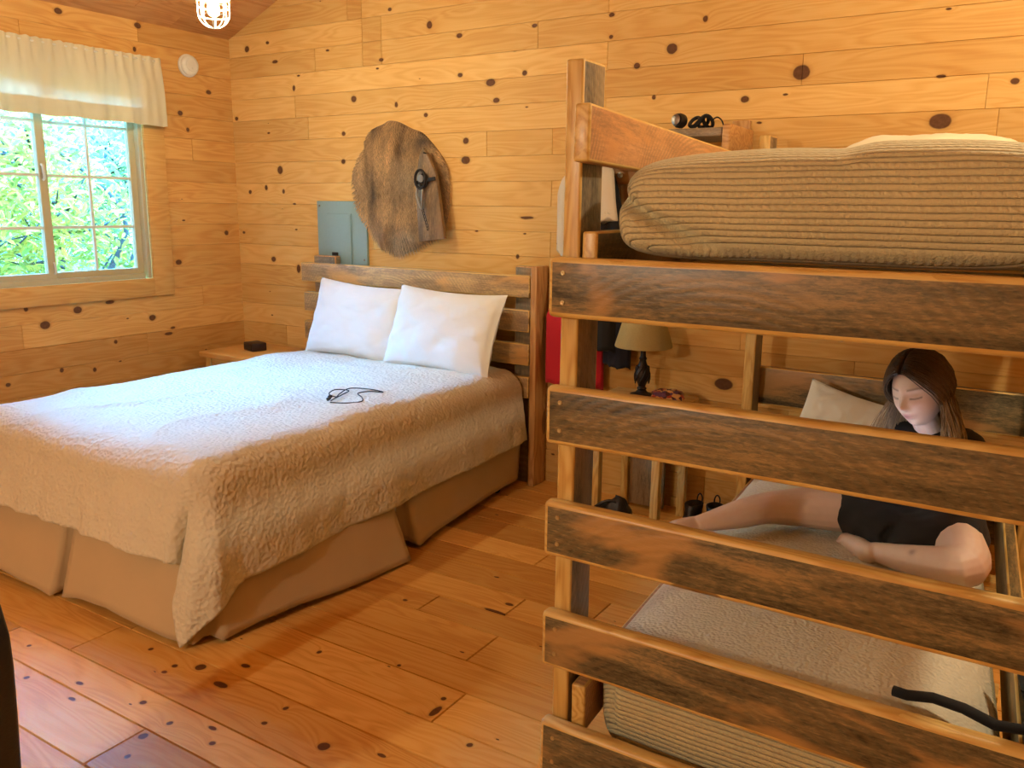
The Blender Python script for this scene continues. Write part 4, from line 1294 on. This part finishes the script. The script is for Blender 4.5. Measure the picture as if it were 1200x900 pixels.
def boot(x, y, rz, label):
    t = thing('boot', label, 'boot', (x, y, 0), 'black boots beside the side table', rz)
    def sec(pts, mat, name, n=28):
        vs, fs = [], []
        for (cx, cy, cz, wx, wy) in pts:
            for k in range(n):
                a = 2*PI*k/n
                c, s = math.cos(a), math.sin(a)
                vs.append(t.matrix_basis @ Vector((cx+wx*c, cy+wy*s*(1 if s < 0 else 1), cz)))
        for j in range(len(pts)-1):
            for k in range(n):
                a, b = j*n+k, j*n+(k+1) % n
                fs.append((a, b, b+n, a+n))
        fs.append(tuple(range(n-1, -1, -1)))
        fs.append(tuple((len(pts)-1)*n+k for k in range(n)))
        return mobj(name, vs, fs, mat, t, origin=(x, y, 0))
    sec([(0, .06, .0, .045, .135), (0, .06, .018, .047, .138), (0, .06, .024, .044, .134)], M['black_rubber'], 'sole')
    sec([(0, .06, .022, .042, .130), (0, .058, .045, .043, .125), (0, .045, .065, .041, .108), (0, .015, .085, .037, .078), (0, -.008, .11, .036, .056), (0, -.014, .14, .037, .052), (0, -.014, .165, .04, .054), (0, -.014, .168, .034, .047), (0, -.014, .13, .03, .044)], M['black_leather'], 'upper')
    for k in range(4):
        yy, zz = .09-.028*k, .072+.017*k
        tube('lace', [t.matrix_basis @ Vector(p) for p in ((-.026, yy, zz), (0, yy+.004, zz+.012), (.026, yy, zz))], .0028, M['black_cloth'], t, 6, sp=3)
    tube('pull_loop', [t.matrix_basis @ Vector(p) for p in ((-.012, -.066, .145), (-.012, -.072, .18), (0, -.07, .198), (.012, -.072, .18), (.012, -.066, .145))], .0035, M['black_cloth'], t, 6, sp=4)
boot(-1.262, 3.60, PI*.96, 'black laced boot nearer the side table leg, left one of the pair on the floor')
boot(-1.165, 3.62, PI*1.05, 'black laced boot nearer the rear bunk post, right one of the pair on the floor')
def rucksack():
    x, y = -1.60, 3.42
    n, m = 36, 18
    vs, fs = [], []
    for j in range(m+1):
        v = j/m; a = v*PI*.5
        for i in range(n):
            th = 2*PI*i/n
            r = math.cos(a)**.5
            k = 1+.22*noise.noise((math.cos(th)*2, math.sin(th)*2, v*2))+.1*noise.noise((math.cos(th)*6, math.sin(th)*6, v*5))
            vs.append((x+.105*r*k*math.cos(th)+.03*v, y+.07*r*k*math.sin(th), .002+.175*math.sin(a)*(1+.15*math.cos(th+.6))))
    for j in range(m):
        for i in range(n):
            a, b = j*n+i, j*n+(i+1) % n
            fs.append((a, b, b+n, a+n))
    fs.append(tuple(range(n-1, -1, -1)))
    t = thing('shoulder_bag', 'crumpled black shoulder bag slumped on the floor before the side table', 'bag', (x, y, 0))
    mobj('bag_body', vs, fs, M['black_leather'], t, origin=(x, y, 0))
    tube('strap', [(x-.08, y-.03, .06), (x-.05, y-.06, .14), (x+.03, y-.04, .185), (x+.09, y-.02, .12), (x+.11, y, .05)], .007, M['black_leather'], t, sp=6)
rucksack()

# ------------------------------------------------------------------ bag and strap on the lower bunk
def bunk_bag():
    t = thing('black_bag', 'black bag with a loose strap lying on the near end of the lower bunk', 'bag', (.10, 2.05, .47))
    vs, fs = pillow_mesh(.20, .26, .11, 9.4, 26, 1.2)
    mtx = Matrix.Translation((.135, 2.02, .545)) @ Matrix.Rotation(.15, 4, 'Z')
    mobj('bag_body', [mtx @ Vector(v) for v in vs], fs, M['black_cloth'], t, origin=(.135, 2.02, .545))
    tube('strap', [(-.178, 1.878, .468), (-.15, 1.872, .47), (-.10, 1.884, .474), (-.04, 1.872, .476), (.02, 1.838, .478), (.07, 1.83, .49), (.10, 1.90, .52)], [.012]*6*1+[.012], M['black_cloth'], t, 10)
    lathe('buckle', [(0, 0), (.012, 0), (.012, .006), (0, .007)], M['steel'], t, 14, (.042, 2.11, .535), axis=(-1, -.4, .3))
bunk_bag()

# ------------------------------------------------------------------ chair at the lower left corner
def chair():
    t = thing('black_chair', 'black padded chair back at the lower left corner of the photo', 'chair', (-1.86, .78, 0))
    def pad(name, w, h, d, m_, mat, tp=0):
        n = 40; vs, fs = [], []
        for s in (-1, 1):
            for rr_, dd in ((1, 0), (1, .3), (.97, .42), (.9, .5), (.6, .52), (.25, .53)):
                for k in range(n):
                    a = 2*PI*k/n
                    c, q = math.cos(a), math.sin(a)
                    e = (abs(c)**5+abs(q)**5)**(-1/5)
                    vs.append(m_ @ Vector((c*e*w/2*rr_*(1+tp*q*e*h/2*rr_), s*d*dd, q*e*h/2*rr_)))
        for g in range(2):
            o = g*6*n
            for j in range(5):
                for k in range(n):
                    a, b = o+j*n+k, o+j*n+(k+1) % n
                    fs.append((a, b, b+n, a+n) if g else (a, a+n, b+n, b))
            fs.append(tuple(o+5*n+k for k in range(n)))
        me_o = mobj(name, vs, fs, mat, t, origin=tuple(m_.translation))
        return me_o
    pad('backrest', .46, .72, .07, Matrix.Translation((-1.885, .745, .425)) @ Matrix.Rotation(.03, 4, 'X'), M['black_leather'], .66)
    pad('seat', .46, .44, .08, Matrix.Translation((-1.84, .46, .44)) @ Matrix.Rotation(PI/2, 4, 'X'), M['black_leather'])
    tube('back_support', [(-1.83, .79, .55), (-1.83, .80, .42), (-1.83, .70, .385), (-1.83, .55, .385)], .018, M['dark_metal'], t, sp=5)
    lathe('column', [(0, .1), (.028, .1), (.028, .385), (0, .385)], M['dark_metal'], t, 20, (-1.84, .5, 0))
    for k in range(5):
        a = k*2*PI/5+.3
        l = tube('leg', [(-1.84, .5, .12), (-1.84+.15*math.cos(a), .5+.15*math.sin(a), .10), (-1.84+.27*math.cos(a), .5+.27*math.sin(a), .07)], .016, M['black_plastic'], t)
        cx, cy = -1.84+.27*math.cos(a), .5+.27*math.sin(a)
        c = lathe('caster', [(0, -.012), (.024, -.012), (.028, -.005), (.028, .005), (.024, .012), (0, .012)], M['black_rubber'], None, 18, (cx, cy, .029), axis=(-math.sin(a), math.cos(a), 0))
        c.parent = l; c.matrix_parent_inverse = (t.matrix_basis @ l.matrix_parent_inverse @ l.matrix_basis).inverted()
chair()

# ------------------------------------------------------------------ girl on the lower bunk
def limb(pts, rads, vs, fs, seg=20, sp=5):
    """closed tapered limb along a smooth line: rounded ends, elliptical sections (rx, ry) allowed"""
    P = spline(pts, sp); n = len(pts)
    RR = []
    for r in rads: RR.append(Vector((r, r, 0)) if not isinstance(r, tuple) else Vector((r[0], r[1], 0)))
    Q = spline(RR, sp)
    prev = None
    rings = []
    def ring(c, u, w, a, b):
        o = len(vs)
        for k in range(seg):
            t = 2*PI*k/seg
            vs.append(c+u*math.cos(t)*a+w*math.sin(t)*b)
        rings.append(o)
    N_ = len(P)
    for i, c in enumerate(P):
        t = (P[min(i+1, N_-1)]-P[max(i-1, 0)]).normalized()
        u = Vector((1, 0, 0)) if prev is None else prev
        u = u-t*u.dot(t)
        u = u.normalized() if u.length > 1e-4 else t.orthogonal().normalized()
        prev = u; w = t.cross(u)
        a, b = Q[i].x, Q[i].y
        if i == 0:
            for h in (.999, .9, .7, .4): ring(c-t*min(a, b)*h, u, w, a*math.sqrt(1-h*h), b*math.sqrt(1-h*h))
        ring(c, u, w, a, b)
        if i == N_-1:
            for h in (.4, .7, .9, .999): ring(c+t*min(a, b)*h, u, w, a*math.sqrt(1-h*h), b*math.sqrt(1-h*h))
    for o, q in zip(rings[:-1], rings[1:]):
        for k in range(seg):
            k2 = (k+1) % seg
            fs.append((o+k, o+k2, q+k2, q+k))
    fs.append(tuple(rings[0]+k for k in range(seg-1, -1, -1)))
    fs.append(tuple(rings[-1]+k for k in range(seg)))
def skin_tree(nodes, edges, sub=2):
    """limbs following the chains of a joint tree"""
    vs, fs = [], []
    chains = []
    used = set()
    for a, b in edges:
        if (a, b) in used: continue
        ch = [a, b]; used.add((a, b))
        while True:
            nx = [e for e in edges if e[0] == ch[-1] and e not in used]
            if not nx: break
            used.add(nx[0]); ch.append(nx[0][1])
        chains.append(ch)
    for ch in chains:
        limb([Vector(nodes[k][0]) for k in ch], [nodes[k][1] for k in ch], vs, fs, 18 if sub > 1 else 10, 5 if sub > 1 else 3)
    return vs, fs
def remesh(vs, fs, voxel, smooth=6, fac=.5):
    me = bpy.data.meshes.new('tmp'); me.from_pydata(vs, [], fs)
    bm = bmesh.new(); bm.from_mesh(me); bmesh.ops.recalc_face_normals(bm, faces=bm.faces[:]); bm.to_mesh(me); bm.free()
    o = bpy.data.objects.new('tmp', me); COL.objects.link(o)
    m = o.modifiers.new('r', 'REMESH'); m.mode = 'VOXEL'; m.voxel_size = voxel
    if smooth:
        m = o.modifiers.new('s', 'SMOOTH'); m.iterations = smooth; m.factor = fac
    dg = bpy.context.evaluated_depsgraph_get()
    res = bpy.data.meshes.new_from_object(o.evaluated_get(dg), depsgraph=dg)
    vs = [v.co.copy() for v in res.vertices]; fs = [tuple(p.vertices) for p in res.polygons]
    bpy.data.objects.remove(o)
    # keep the one continuous surface
    par = list(range(len(vs)))
    def find(i):
        while par[i] != i:
            par[i] = par[par[i]]; i = par[i]
        return i
    for f in fs:
        r0 = find(f[0])
        for k in f[1:]: par[find(k)] = r0
    cnt = {}
    for i in range(len(vs)): cnt[find(i)] = cnt.get(find(i), 0)+1
    print('ISLANDS', sorted(cnt.values())[-8:])
    big = max(cnt, key=cnt.get)
    new = {}
    out = []
    for i, v in enumerate(vs):
        if find(i) == big: new[i] = len(out); out.append(v)
    return out, [tuple(new[k] for k in f) for f in fs if f[0] in new]
def g2(x, z, cx, cz, sx, sz): return math.exp(-((x-cx)/sx)**2-((z-cz)/sz)**2)
def head_surf(d):
    """unit direction -> point on the head, face towards +y, up +z"""
    d = d.normalized()
    a, b, c = .0715, .092, .109
    x, y, z = d.x*a, d.y*b, d.z*c
    if z < 0:
        k = -z/c
        x *= 1-.34*k**1.6
        if y > 0: y = y*(1-.02*k)+.010*k*min(1, d.y*2)
        else: y *= 1-.42*k
    else:
        x *= 1.03
        if y < 0: y *= 1.04
    if d.y > .05:
        f = min(1, (d.y-.05)/.35)
        y -= f*.006*(1-g2(x, z, 0, -.02, .03, .08))
        dy = 0
        dy += .017*g2(x, z, 0, -.024, .0095, .013)+.010*g2(x, z, 0, -.006, .0075, .020)      # nose
        dy += .006*(g2(x, z, .011, -.031, .007, .007)+g2(x, z, -.011, -.031, .007, .007))   # nostril wings
        for s in (-1, 1):
            dy -= .011*g2(x, z, s*.030, .010, .017, .013)
            dy += .0065*g2(x, z, s*.031, .007, .012, .008)      # lowered lids
            dy += .003*g2(x, z, s*.030, .028, .020, .008)       # brow
            dy += .0045*g2(x, z, s*.040, -.022, .020, .020)     # cheek
        dy += .0055*g2(x, z, 0, -.0505, .016, .0055)+.006*g2(x, z, 0, -.0605, .014, .006)   # lips
        dy -= .004*g2(x, z, 0, -.0555, .018, .0022)
        dy -= .004*g2(x, z, 0, -.073, .018, .006)
        dy += .006*g2(x, z, 0, -.090, .018, .014)               # chin
        y += dy*f
    return Vector((x, y, z))
HEAD = Vector((-.287, 2.80, .968))
fwd = Vector((-.36, -.88, -.22)).normalized()
rgt = fwd.cross(Vector((0, 0, 1))).normalized()
tilt = Matrix.Rotation(.16, 3, fwd)
rgt = tilt @ rgt
up = rgt.cross(fwd)
HM = Matrix((rgt, fwd, up)).transposed().to_4x4(); HM.translation = HEAD
HMI = HM.inverted()
def girl():
    t = thing('person', 'girl with long brown hair in black clothes sitting on the lower bunk looking down', 'person', (-.27, 2.88, .45))
    N = {
     'pelvis': ((-.268, 2.885, .555), (.10, .085)), 'waist': ((-.262, 2.905, .66), (.088, .07)), 'chest': ((-.256, 2.90, .755), (.095, .07)), 'nb': ((-.255, 2.885, .822), (.048, .046)), 'neck': ((-.268, 2.845, .872), (.040, .040)), 'nt': ((-.280, 2.825, .91), (.04, .04)),
     'sA': ((-.155, 2.90, .795), .046), 'aA': ((-.115, 2.87, .72), .038), 'eA': ((-.105, 2.83, .665), .032), 'fA': ((-.20, 2.74, .67), .028), 'wA': ((-.268, 2.685, .688), .021),
     'sB': ((-.355, 2.885, .795), .046), 'aB': ((-.405, 2.85, .73), .038), 'eB': ((-.435, 2.80, .67), .032), 'fB': ((-.435, 2.74, .675), .028), 'wB': ((-.425, 2.69, .688), .021),
     'hL': ((-.345, 2.85, .545), .086), 'tL': ((-.50, 2.80, .545), .076), 'kL': ((-.685, 2.735, .528), .055), 'cL': ((-.765, 2.665, .512), .048), 'anL': ((-.862, 2.575, .487), .031),
     'heL': ((-.885, 2.565, .475), .033), 'foL': ((-.92, 2.515, .476), .031), 'toL': ((-.955, 2.465, .470), .024),
     'hR': ((-.19, 2.845, .545), .086), 'tR': ((-.135, 2.70, .54), .078), 'kR': ((-.100, 2.575, .522), .062), 'cR': ((-.20, 2.585, .503), .052), 'anR': ((-.335, 2.64, .484), .032),
     'heR': ((-.36, 2.635, .478), .033), 'foR': ((-.40, 2.685, .474), .031), 'toR': ((-.445, 2.735, .468), .024)}
    ED = [('pelvis', 'waist'), ('waist', 'chest'), ('chest', 'nb'), ('nb', 'neck'), ('neck', 'nt'), ('chest', 'sA'), ('sA', 'aA'), ('aA', 'eA'), ('eA', 'fA'), ('fA', 'wA'), ('chest', 'sB'), ('sB', 'aB'), ('aB', 'eB'), ('eB', 'fB'), ('fB', 'wB'),
          ('pelvis', 'hL'), ('hL', 'tL'), ('tL', 'kL'), ('kL', 'cL'), ('cL', 'anL'), ('anL', 'heL'), ('heL', 'foL'), ('foL', 'toL'),
          ('pelvis', 'hR'), ('hR', 'tR'), ('tR', 'kR'), ('kR', 'cR'), ('cR', 'anR'), ('anR', 'heR'), ('heR', 'foR'), ('foR', 'toR')]
    vs, fs = skin_tree(N, ED)
    # head
    nu, nv = 150, 110
    b = len(vs)
    for j in range(nv+1):
        ph = -PI/2+PI*j/nv
        for i in range(nu):
            th = 2*PI*i/nu
            vs.append(HM @ head_surf(Vector((math.cos(ph)*math.sin(th), math.cos(ph)*math.cos(th), math.sin(ph)))))
    for j in range(nv):
        for i in range(nu):
            a, c = b+j*nu+i, b+j*nu+(i+1) % nu
            fs.append((a, c, c+nu, a+nu))
    # ears
    for s in (-1, 1):
        o = len(vs); n = 14
        for j in range(9):
            ph = -PI/2+PI*j/8
            for i in range(n):
                th = 2*PI*i/n
                p = Vector((.007*math.cos(ph)*math.cos(th), .017*math.cos(ph)*math.sin(th), .028*math.sin(ph)))
                p = Matrix.Rotation(s*.35, 3, 'Z') @ p
                vs.append(HM @ (p+Vector((s*.072, -.008, -.010))))
        for j in range(8):
            for i in range(n):
                a, c = o+j*n+i, o+j*n+(i+1) % n
                fs.append((a, c, c+n, a+n))
    # hands: palm, four fingers curled round the phone edge, thumb on top
    for s, w in ((1, Vector((-.268, 2.685, .688))), (-1, Vector((-.425, 2.69, .688)))):
        d = Vector((-s*.35, -.75, .3)).normalized()
        side = Vector((0, 0, 1)).cross(d).normalized()*s
        nrm = d.cross(side)
        pal = w+d*.045
        HN = {'w': (w, .019), 'p': (pal, (.026, .014)), 'q': (w+d*.072, (.028, .012))}
        HE = [('w', 'p'), ('p', 'q')]
        for k, (off, L) in enumerate(((-.026, .055), (-.009, .064), (.009, .060), (.025, .046))):
            b0 = w+d*.074+side*off
            c1 = b0+d*L*.45+Vector((0, 0, -.006)); c2 = c1+d*L*.28+Vector((-s*L*.3, 0, 0)); c3 = c2+Vector((-s*L*.3, 0, .008))
            HN['b%d' % k] = (b0, .0085); HN['c%d' % k] = (c1, .008); HN['d%d' % k] = (c2, .0075); HN['e%d' % k] = (c3, .0065)
            HE += [('q', 'b%d' % k), ('b%d' % k, 'c%d' % k), ('c%d' % k, 'd%d' % k), ('d%d' % k, 'e%d' % k)]
        th0 = w+d*.03-side*.0+Vector((-s*.024, 0, .012))
        HN['t0'] = (th0, .011); HN['t1'] = (th0+Vector((-s*.016, -.022, .014)), .010); HN['t2'] = (th0+Vector((-s*.026, -.045, .016)), .0085)
        HE += [('p', 't0'), ('t0', 't1'), ('t1', 't2')]
        hv, hf = skin_tree(HN, HE, 1)
        o = len(vs); vs += hv; fs += [tuple(i+o for i in f) for f in hf]
    # toes
    for base, dirv in ((Vector((-.955, 2.465, .468)), Vector((-.5, -.8, 0)).normalized()), (Vector((-.445, 2.735, .466)), Vector((-.65, .75, 0)).normalized())):
        sd = Vector((-dirv.y, dirv.x, 0))
        for k in range(5):
            p0 = base+sd*(.013*(k-2))-dirv*.012; L = .034-.004*k
            v_, f_ = tube_geo([p0, p0+dirv*L*.6, p0+dirv*L, p0+dirv*(L+.004)], [.0085-.0006*k, .0085-.0006*k, .007-.0005*k, .002], 8)
            o = len(vs); vs += v_; fs += [tuple(i+o for i in f) for f in f_]
    vs, fs = remesh(vs, fs, .0034, 4, .5)
    sm_ = NT('skin')
    at = sm_.n('Attribute', attribute_name='rnd')
    co = sm_.n('TexCoord').outputs['Object']
    nz = sm_.noise(co, 60, 3).outputs[0]
    c = sm_.mix(.08, at.outputs['Color'], sm_.n('CombineColor', {0: nz, 1: nz, 2: nz}).outputs[0], 'OVERLAY')
    sm_.pbsdf(c, .5, sm_.bump(nz, .05, .002), Subsurface_Weight=.12, Subsurface_Scale=.02)
    o = mobj('body', vs, fs, sm_.m, t, origin=(-.27, 2.88, .45))
    ca = o.data.color_attributes.new('rnd', 'FLOAT_COLOR', 'POINT')
    base = Vector((.78, .57, .47)); lip = Vector((.55, .22, .20)); brow = Vector((.20, .11, .06)); lash = Vector((.10, .06, .045)); red = Vector((.76, .40, .33))
    for i, v in enumerate(vs):
        c = base.copy()
        q = HMI @ v
        if q.length < .16 and q.y > .03:
            x, z = q.x, q.z
            m = max(g2(x, z, 0, -.051, .0195, .0050), g2(x, z, 0, -.0600, .0165, .0058))
            c = c.lerp(lip, min(1, m*1.0)*.85)
            c = c.lerp(lip*.45, .8*g2(x, z, 0, -.0555, .019, .0018))
            for s in (-1, 1):
                xx = x*s
                c = c.lerp(brow, .75*(1 if .012 < xx < .05 else 0)*math.exp(-((z-(.027+.10*(xx-.012)-2.6*max(0, xx-.034)**1.6))/.0034)**2))
                ll = (.0035-9*(xx-.031)**2)*1.0
                c = c.lerp(lash, .9*(1 if .017 < xx < .047 else 0)*math.exp(-((z-(-.0005+9*(xx-.031)**2))/.0024)**2))
                c = c.lerp(red, .22*g2(xx, z, .040, -.022, .02, .018))
                c = c.lerp(red*.5, .6*g2(xx, z, .0075, -.0345, .0035, .003))
            c = c.lerp(red, .25*g2(x, z, 0, -.024, .012, .010))
        for k in (Vector((-.69, 2.71, .57)), Vector((-.07, 2.55, .53))):
            c = c.lerp(red, .35*math.exp(-((v-k).length/.045)**2))
        br = Vector((-.235, 2.565, .535))
        c = c.lerp(Vector((.30, .16, .15)), .75*math.exp(-((v-br).length/.010)**2))
        ca.data[i].color = (*c, 1)
    # t-shirt and shorts
    S = {'pelvis': ((-.268, 2.885, .575), (.115, .10)), 'waist': ((-.262, 2.905, .665), (.102, .084)), 'chest': ((-.256, 2.90, .752), (.106, .083)), 'nb': ((-.256, 2.892, .803), (.066, .060)),
         'sA': ((-.155, 2.90, .79), .058), 'aA': ((-.118, 2.872, .722), .053), 'a2': ((-.108, 2.855, .69), .05), 'sB': ((-.355, 2.885, .79), .058), 'aB': ((-.402, 2.853, .733), .052), 'b2': ((-.418, 2.83, .70), .05)}
    v_, f_ = skin_tree(S, [('pelvis', 'waist'), ('waist', 'chest'), ('chest', 'nb'), ('chest', 'sA'), ('sA', 'aA'), ('aA', 'a2'), ('chest', 'sB'), ('sB', 'aB'), ('aB', 'b2')])
    v_, f_ = remesh(v_, f_, .007, 4)
    v_ = [v+Vector((noise.noise(v*22), noise.noise(v*22+Vector((5, 0, 0))), noise.noise(v*22+Vector((0, 7, 0)))))*.006 for v in v_]
    mobj('t_shirt', v_, f_, M['black_cloth'], t, origin=(-.27, 2.88, .7))
    S = {'pelvis': ((-.268, 2.88, .558), (.122, .105)), 'hL': ((-.345, 2.85, .552), .102), 'tL': ((-.43, 2.822, .552), .098), 'hR': ((-.19, 2.845, .552), .102), 'tR': ((-.150, 2.74, .553), .098), 'mid': ((-.27, 2.80, .545), (.115, .095)), 'm2': ((-.268, 2.715, .525), (.10, .07)), 'm3': ((-.262, 2.67, .51), (.07, .05))}
    v_, f_ = skin_tree(S, [('pelvis', 'hL'), ('hL', 'tL'), ('pelvis', 'hR'), ('hR', 'tR'), ('pelvis', 'mid'), ('mid', 'm2'), ('m2', 'm3'), ('tL', 'm2'), ('tR', 'm2')])
    v_, f_ = remesh(v_, f_, .007, 3)
    v_ = [v+Vector((noise.noise(v*18), noise.noise(v*18+Vector((5, 0, 0))), noise.noise(v*18+Vector((0, 7, 0)))))*.009 for v in v_]
    v_ = [Vector((v.x, v.y, max(v.z, .452))) for v in v_]
    mobj('shorts', v_, f_, M['black_cloth'], t, origin=(-.27, 2.85, .55))
    # hair: a close cap and long strands from a middle parting
    hm = NT('brown_hair')
    at = hm.n('Attribute', attribute_name='rnd')
    hm.pbsdf(at.outputs['Color'], .42, None, Specular_IOR_Level=.5)
    rr = random.Random(77)
    vs, fs, cl = [], [], []
    dark, mid_, tip = Vector((.06, .034, .02)), Vector((.15, .09, .05)), Vector((.55, .39, .21))
    def hairline(d):    # is this scalp direction covered
        return d.z > .50 or d.y < .12-.0*d.z
    nu, nv = 80, 60
    idx = {}
    for j in range(nv+1):
        ph = -PI/2+PI*j/nv
        for i in range(nu):
            th = 2*PI*i/nu
            d = Vector((math.cos(ph)*math.sin(th), math.cos(ph)*math.cos(th), math.sin(ph)))
            if (d.z > .62-.5*max(0, -d.y+.0) and d.y < .80) and d.z > .1 or (d.y < .10 and d.z > -.6):
                p = head_surf(d)
                idx[(j, i)] = len(vs); vs.append(HM @ (p+p.normalized()*.007))
    for j in range(nv):
        for i in range(nu):
            k = [(j, i), (j, (i+1) % nu), (j+1, (i+1) % nu), (j+1, i)]
            if all(q in idx for q in k): fs.append(tuple(idx[q] for q in k)); cl.append([dark]*4)
    part = .10
    for n_ in range(3000):
        side = 1 if rr.random() < .5 else -1
        s = rr.random()
        el = .72+s*1.75+rr.uniform(-.05, .05)                      # angle along the parting, front to back of crown
        root = Vector((side*.03+part*.4, math.cos(el), math.sin(el)))
        az = (.46+.54*min(1, s*1.05+rr.uniform(-.12, .12)))*PI      # where it leaves the head, measured from the face
        az = min(max(az, .40*PI), PI*.99)
        end = Vector((side*math.sin(az), math.cos(az), rr.uniform(-.35, -.1))).normalized()
        root.normalize()
        lift = rr.uniform(.006, .017)
        pts = []
        K = 8
        for k in range(K+1):
            u = k/K
            d = root.lerp(end, u*u*(3-2*u)*.4+u*.6).normalized()
            p = head_surf(d)
            pts.append(HM @ (p+p.normalized()*(lift+.010*math.sin(u*PI))))
        L = rr.uniform(.16, .25)
        q = pts[-1].copy()
        front = max(0, math.cos(az)+.3)
        outd = (HM.to_3x3() @ Vector((side*(.9+.5*front), -.1+.5*front, 0))); outd.z = 0
        jx = Vector((rr.uniform(-.035, .035), rr.uniform(-.03, .03), 0))
        for k in range(1, 9):
            u = k/8
            pts.append(q+Vector((0, 0, -L*u))+outd*.035*math.sin(u*PI*.6)+jx*u+Vector((noise.noise((n_*.37, u*2.5, 1)), noise.noise((n_*.37, u*2.5, 5)), 0))*.010*u)
        w = rr.uniform(.0009, .0016)
        o = len(vs)
        nn = len(pts)
        v_, f_ = tube_geo(pts, [w*(1 if k < nn-4 else (nn-k)/5) for k in range(nn)], 3)
        vs += v_; fs += [tuple(i+o for i in f) for f in f_]
        tone = rr.uniform(.65, 1.35)
        for f in f_:
            k = (min(f))//3/(nn-1)
            c = dark.lerp(mid_, min(1, k*2.2)).lerp(tip, max(0, min(1, (k-.40)/.4))*rr.uniform(.5, 1))*tone
            cl.append([c]*len(f))
    o = mobj('hair', vs, fs, hm.m, t, origin=tuple(HEAD))
    ca = o.data.color_attributes.new('rnd', 'FLOAT_COLOR', 'CORNER')
    for p, c in zip(o.data.polygons, cl):
        for li in p.loop_indices: ca.data[li].color = (*c[0], 1)
girl()
def phone():
    t = thing('tablet', 'lit tablet held in the hands of the girl on the lower bunk', 'tablet', (-.345, 2.645, .69))
    look = (HEAD-Vector((-.345, 2.64, .70))).normalized()
    zax = look; xax = Vector((1, 0.12, 0)); xax = (xax-zax*xax.dot(zax)).normalized(); yax = zax.cross(xax)
    m = Matrix((xax, yax, zax)).transposed().to_4x4(); m.translation = Vector((-.345, 2.615, .706))
    smooth_by_angle(bmobj('case', box_bm(.17, .115, .008, .003, 2), [M['black_plastic']]*2, t, matrix=m))
    m2 = m.copy(); m2.translation = m.translation+zax*.0046
    bmobj('screen', box_bm(.155, .10, .001, 0), [M['screen']]*2, t, matrix=m2)
phone()

# ------------------------------------------------------------------ light, camera, world
def lamp(name, loc, energy, col=(1, .90, .63), rad=.06):
    l = bpy.data.lights.new(name, 'POINT'); l.energy = energy; l.color = col; l.shadow_soft_size = rad
    o = bpy.data.objects.new(name, l); o.location = loc; COL.objects.link(o); return o
lamp('room_lamp_near', (-2.1, -1.6, 2.0), 120, (1, .93, .74))
lamp('room_lamp_right', (.45, 2.5, 2.7), 85)

w = bpy.data.worlds.new('sky'); sc.world = w; w.use_nodes = True
nt = w.node_tree; nt.nodes.clear()
tc = nt.nodes.new('ShaderNodeTexCoord'); sp = nt.nodes.new('ShaderNodeSeparateXYZ')
nt.links.new(tc.outputs['Generated'], sp.inputs[0])
rp = nt.nodes.new('ShaderNodeValToRGB')
nt.links.new(sp.outputs[2], rp.inputs[0])
cr = rp.color_ramp
cr.elements[0].position = 0; cr.elements[0].color = (.24, .46, .48, 1)
cr.elements[1].position = 1; cr.elements[1].color = (1.2, 5.8, 13.5, 1)
e = cr.elements.new(.12); e.color = (.30, .56, .58, 1)
e = cr.elements.new(.30); e.color = (.30, .58, .62, 1)
e = cr.elements.new(.46); e.color = (1.2, 5.8, 13.5, 1)
bg = nt.nodes.new('ShaderNodeBackground'); bg.inputs['Strength'].default_value = 9
nt.links.new(rp.outputs[0], bg.inputs[0])
wo = nt.nodes.new('ShaderNodeOutputWorld'); nt.links.new(bg.outputs[0], wo.inputs[0])

cam = bpy.data.cameras.new('camera'); co = bpy.data.objects.new('camera', cam); COL.objects.link(co)
cam.sensor_width = 36; cam.lens = 36*991.134/1200; cam.clip_start = .05
pitch, roll, yaw = .2058495, .0109107, -.559806
cy, sy, cp, sp_ = math.cos(yaw), math.sin(yaw), math.cos(pitch), math.sin(pitch)
f = Vector((sy*cp, cy*cp, -sp_)); r = Vector((cy, -sy, 0)); u = r.cross(f)
r2 = r*math.cos(roll)+u*math.sin(roll); u2 = -r*math.sin(roll)+u*math.cos(roll)
m = Matrix((r2, u2, -f)).transposed().to_4x4(); m.translation = (0, 0, 1.5)
co.matrix_world = m
sc.camera = co
sc.view_settings.view_transform = 'Standard'
try: sc.view_settings.look = 'None'
except Exception: pass
sc.view_settings.gamma = 1
sc.view_settings.exposure = 0
sc.view_settings.use_curve_mapping = False
sc.cycles.use_denoising = True
sc.cycles.max_bounces = 6
sc.cycles.use_adaptive_sampling = True
sc.cycles.adaptive_threshold = .02
sc.cycles.diffuse_bounces = 2
sc.cycles.transparent_max_bounces = 8
sc.cycles.sample_clamp_indirect = 8
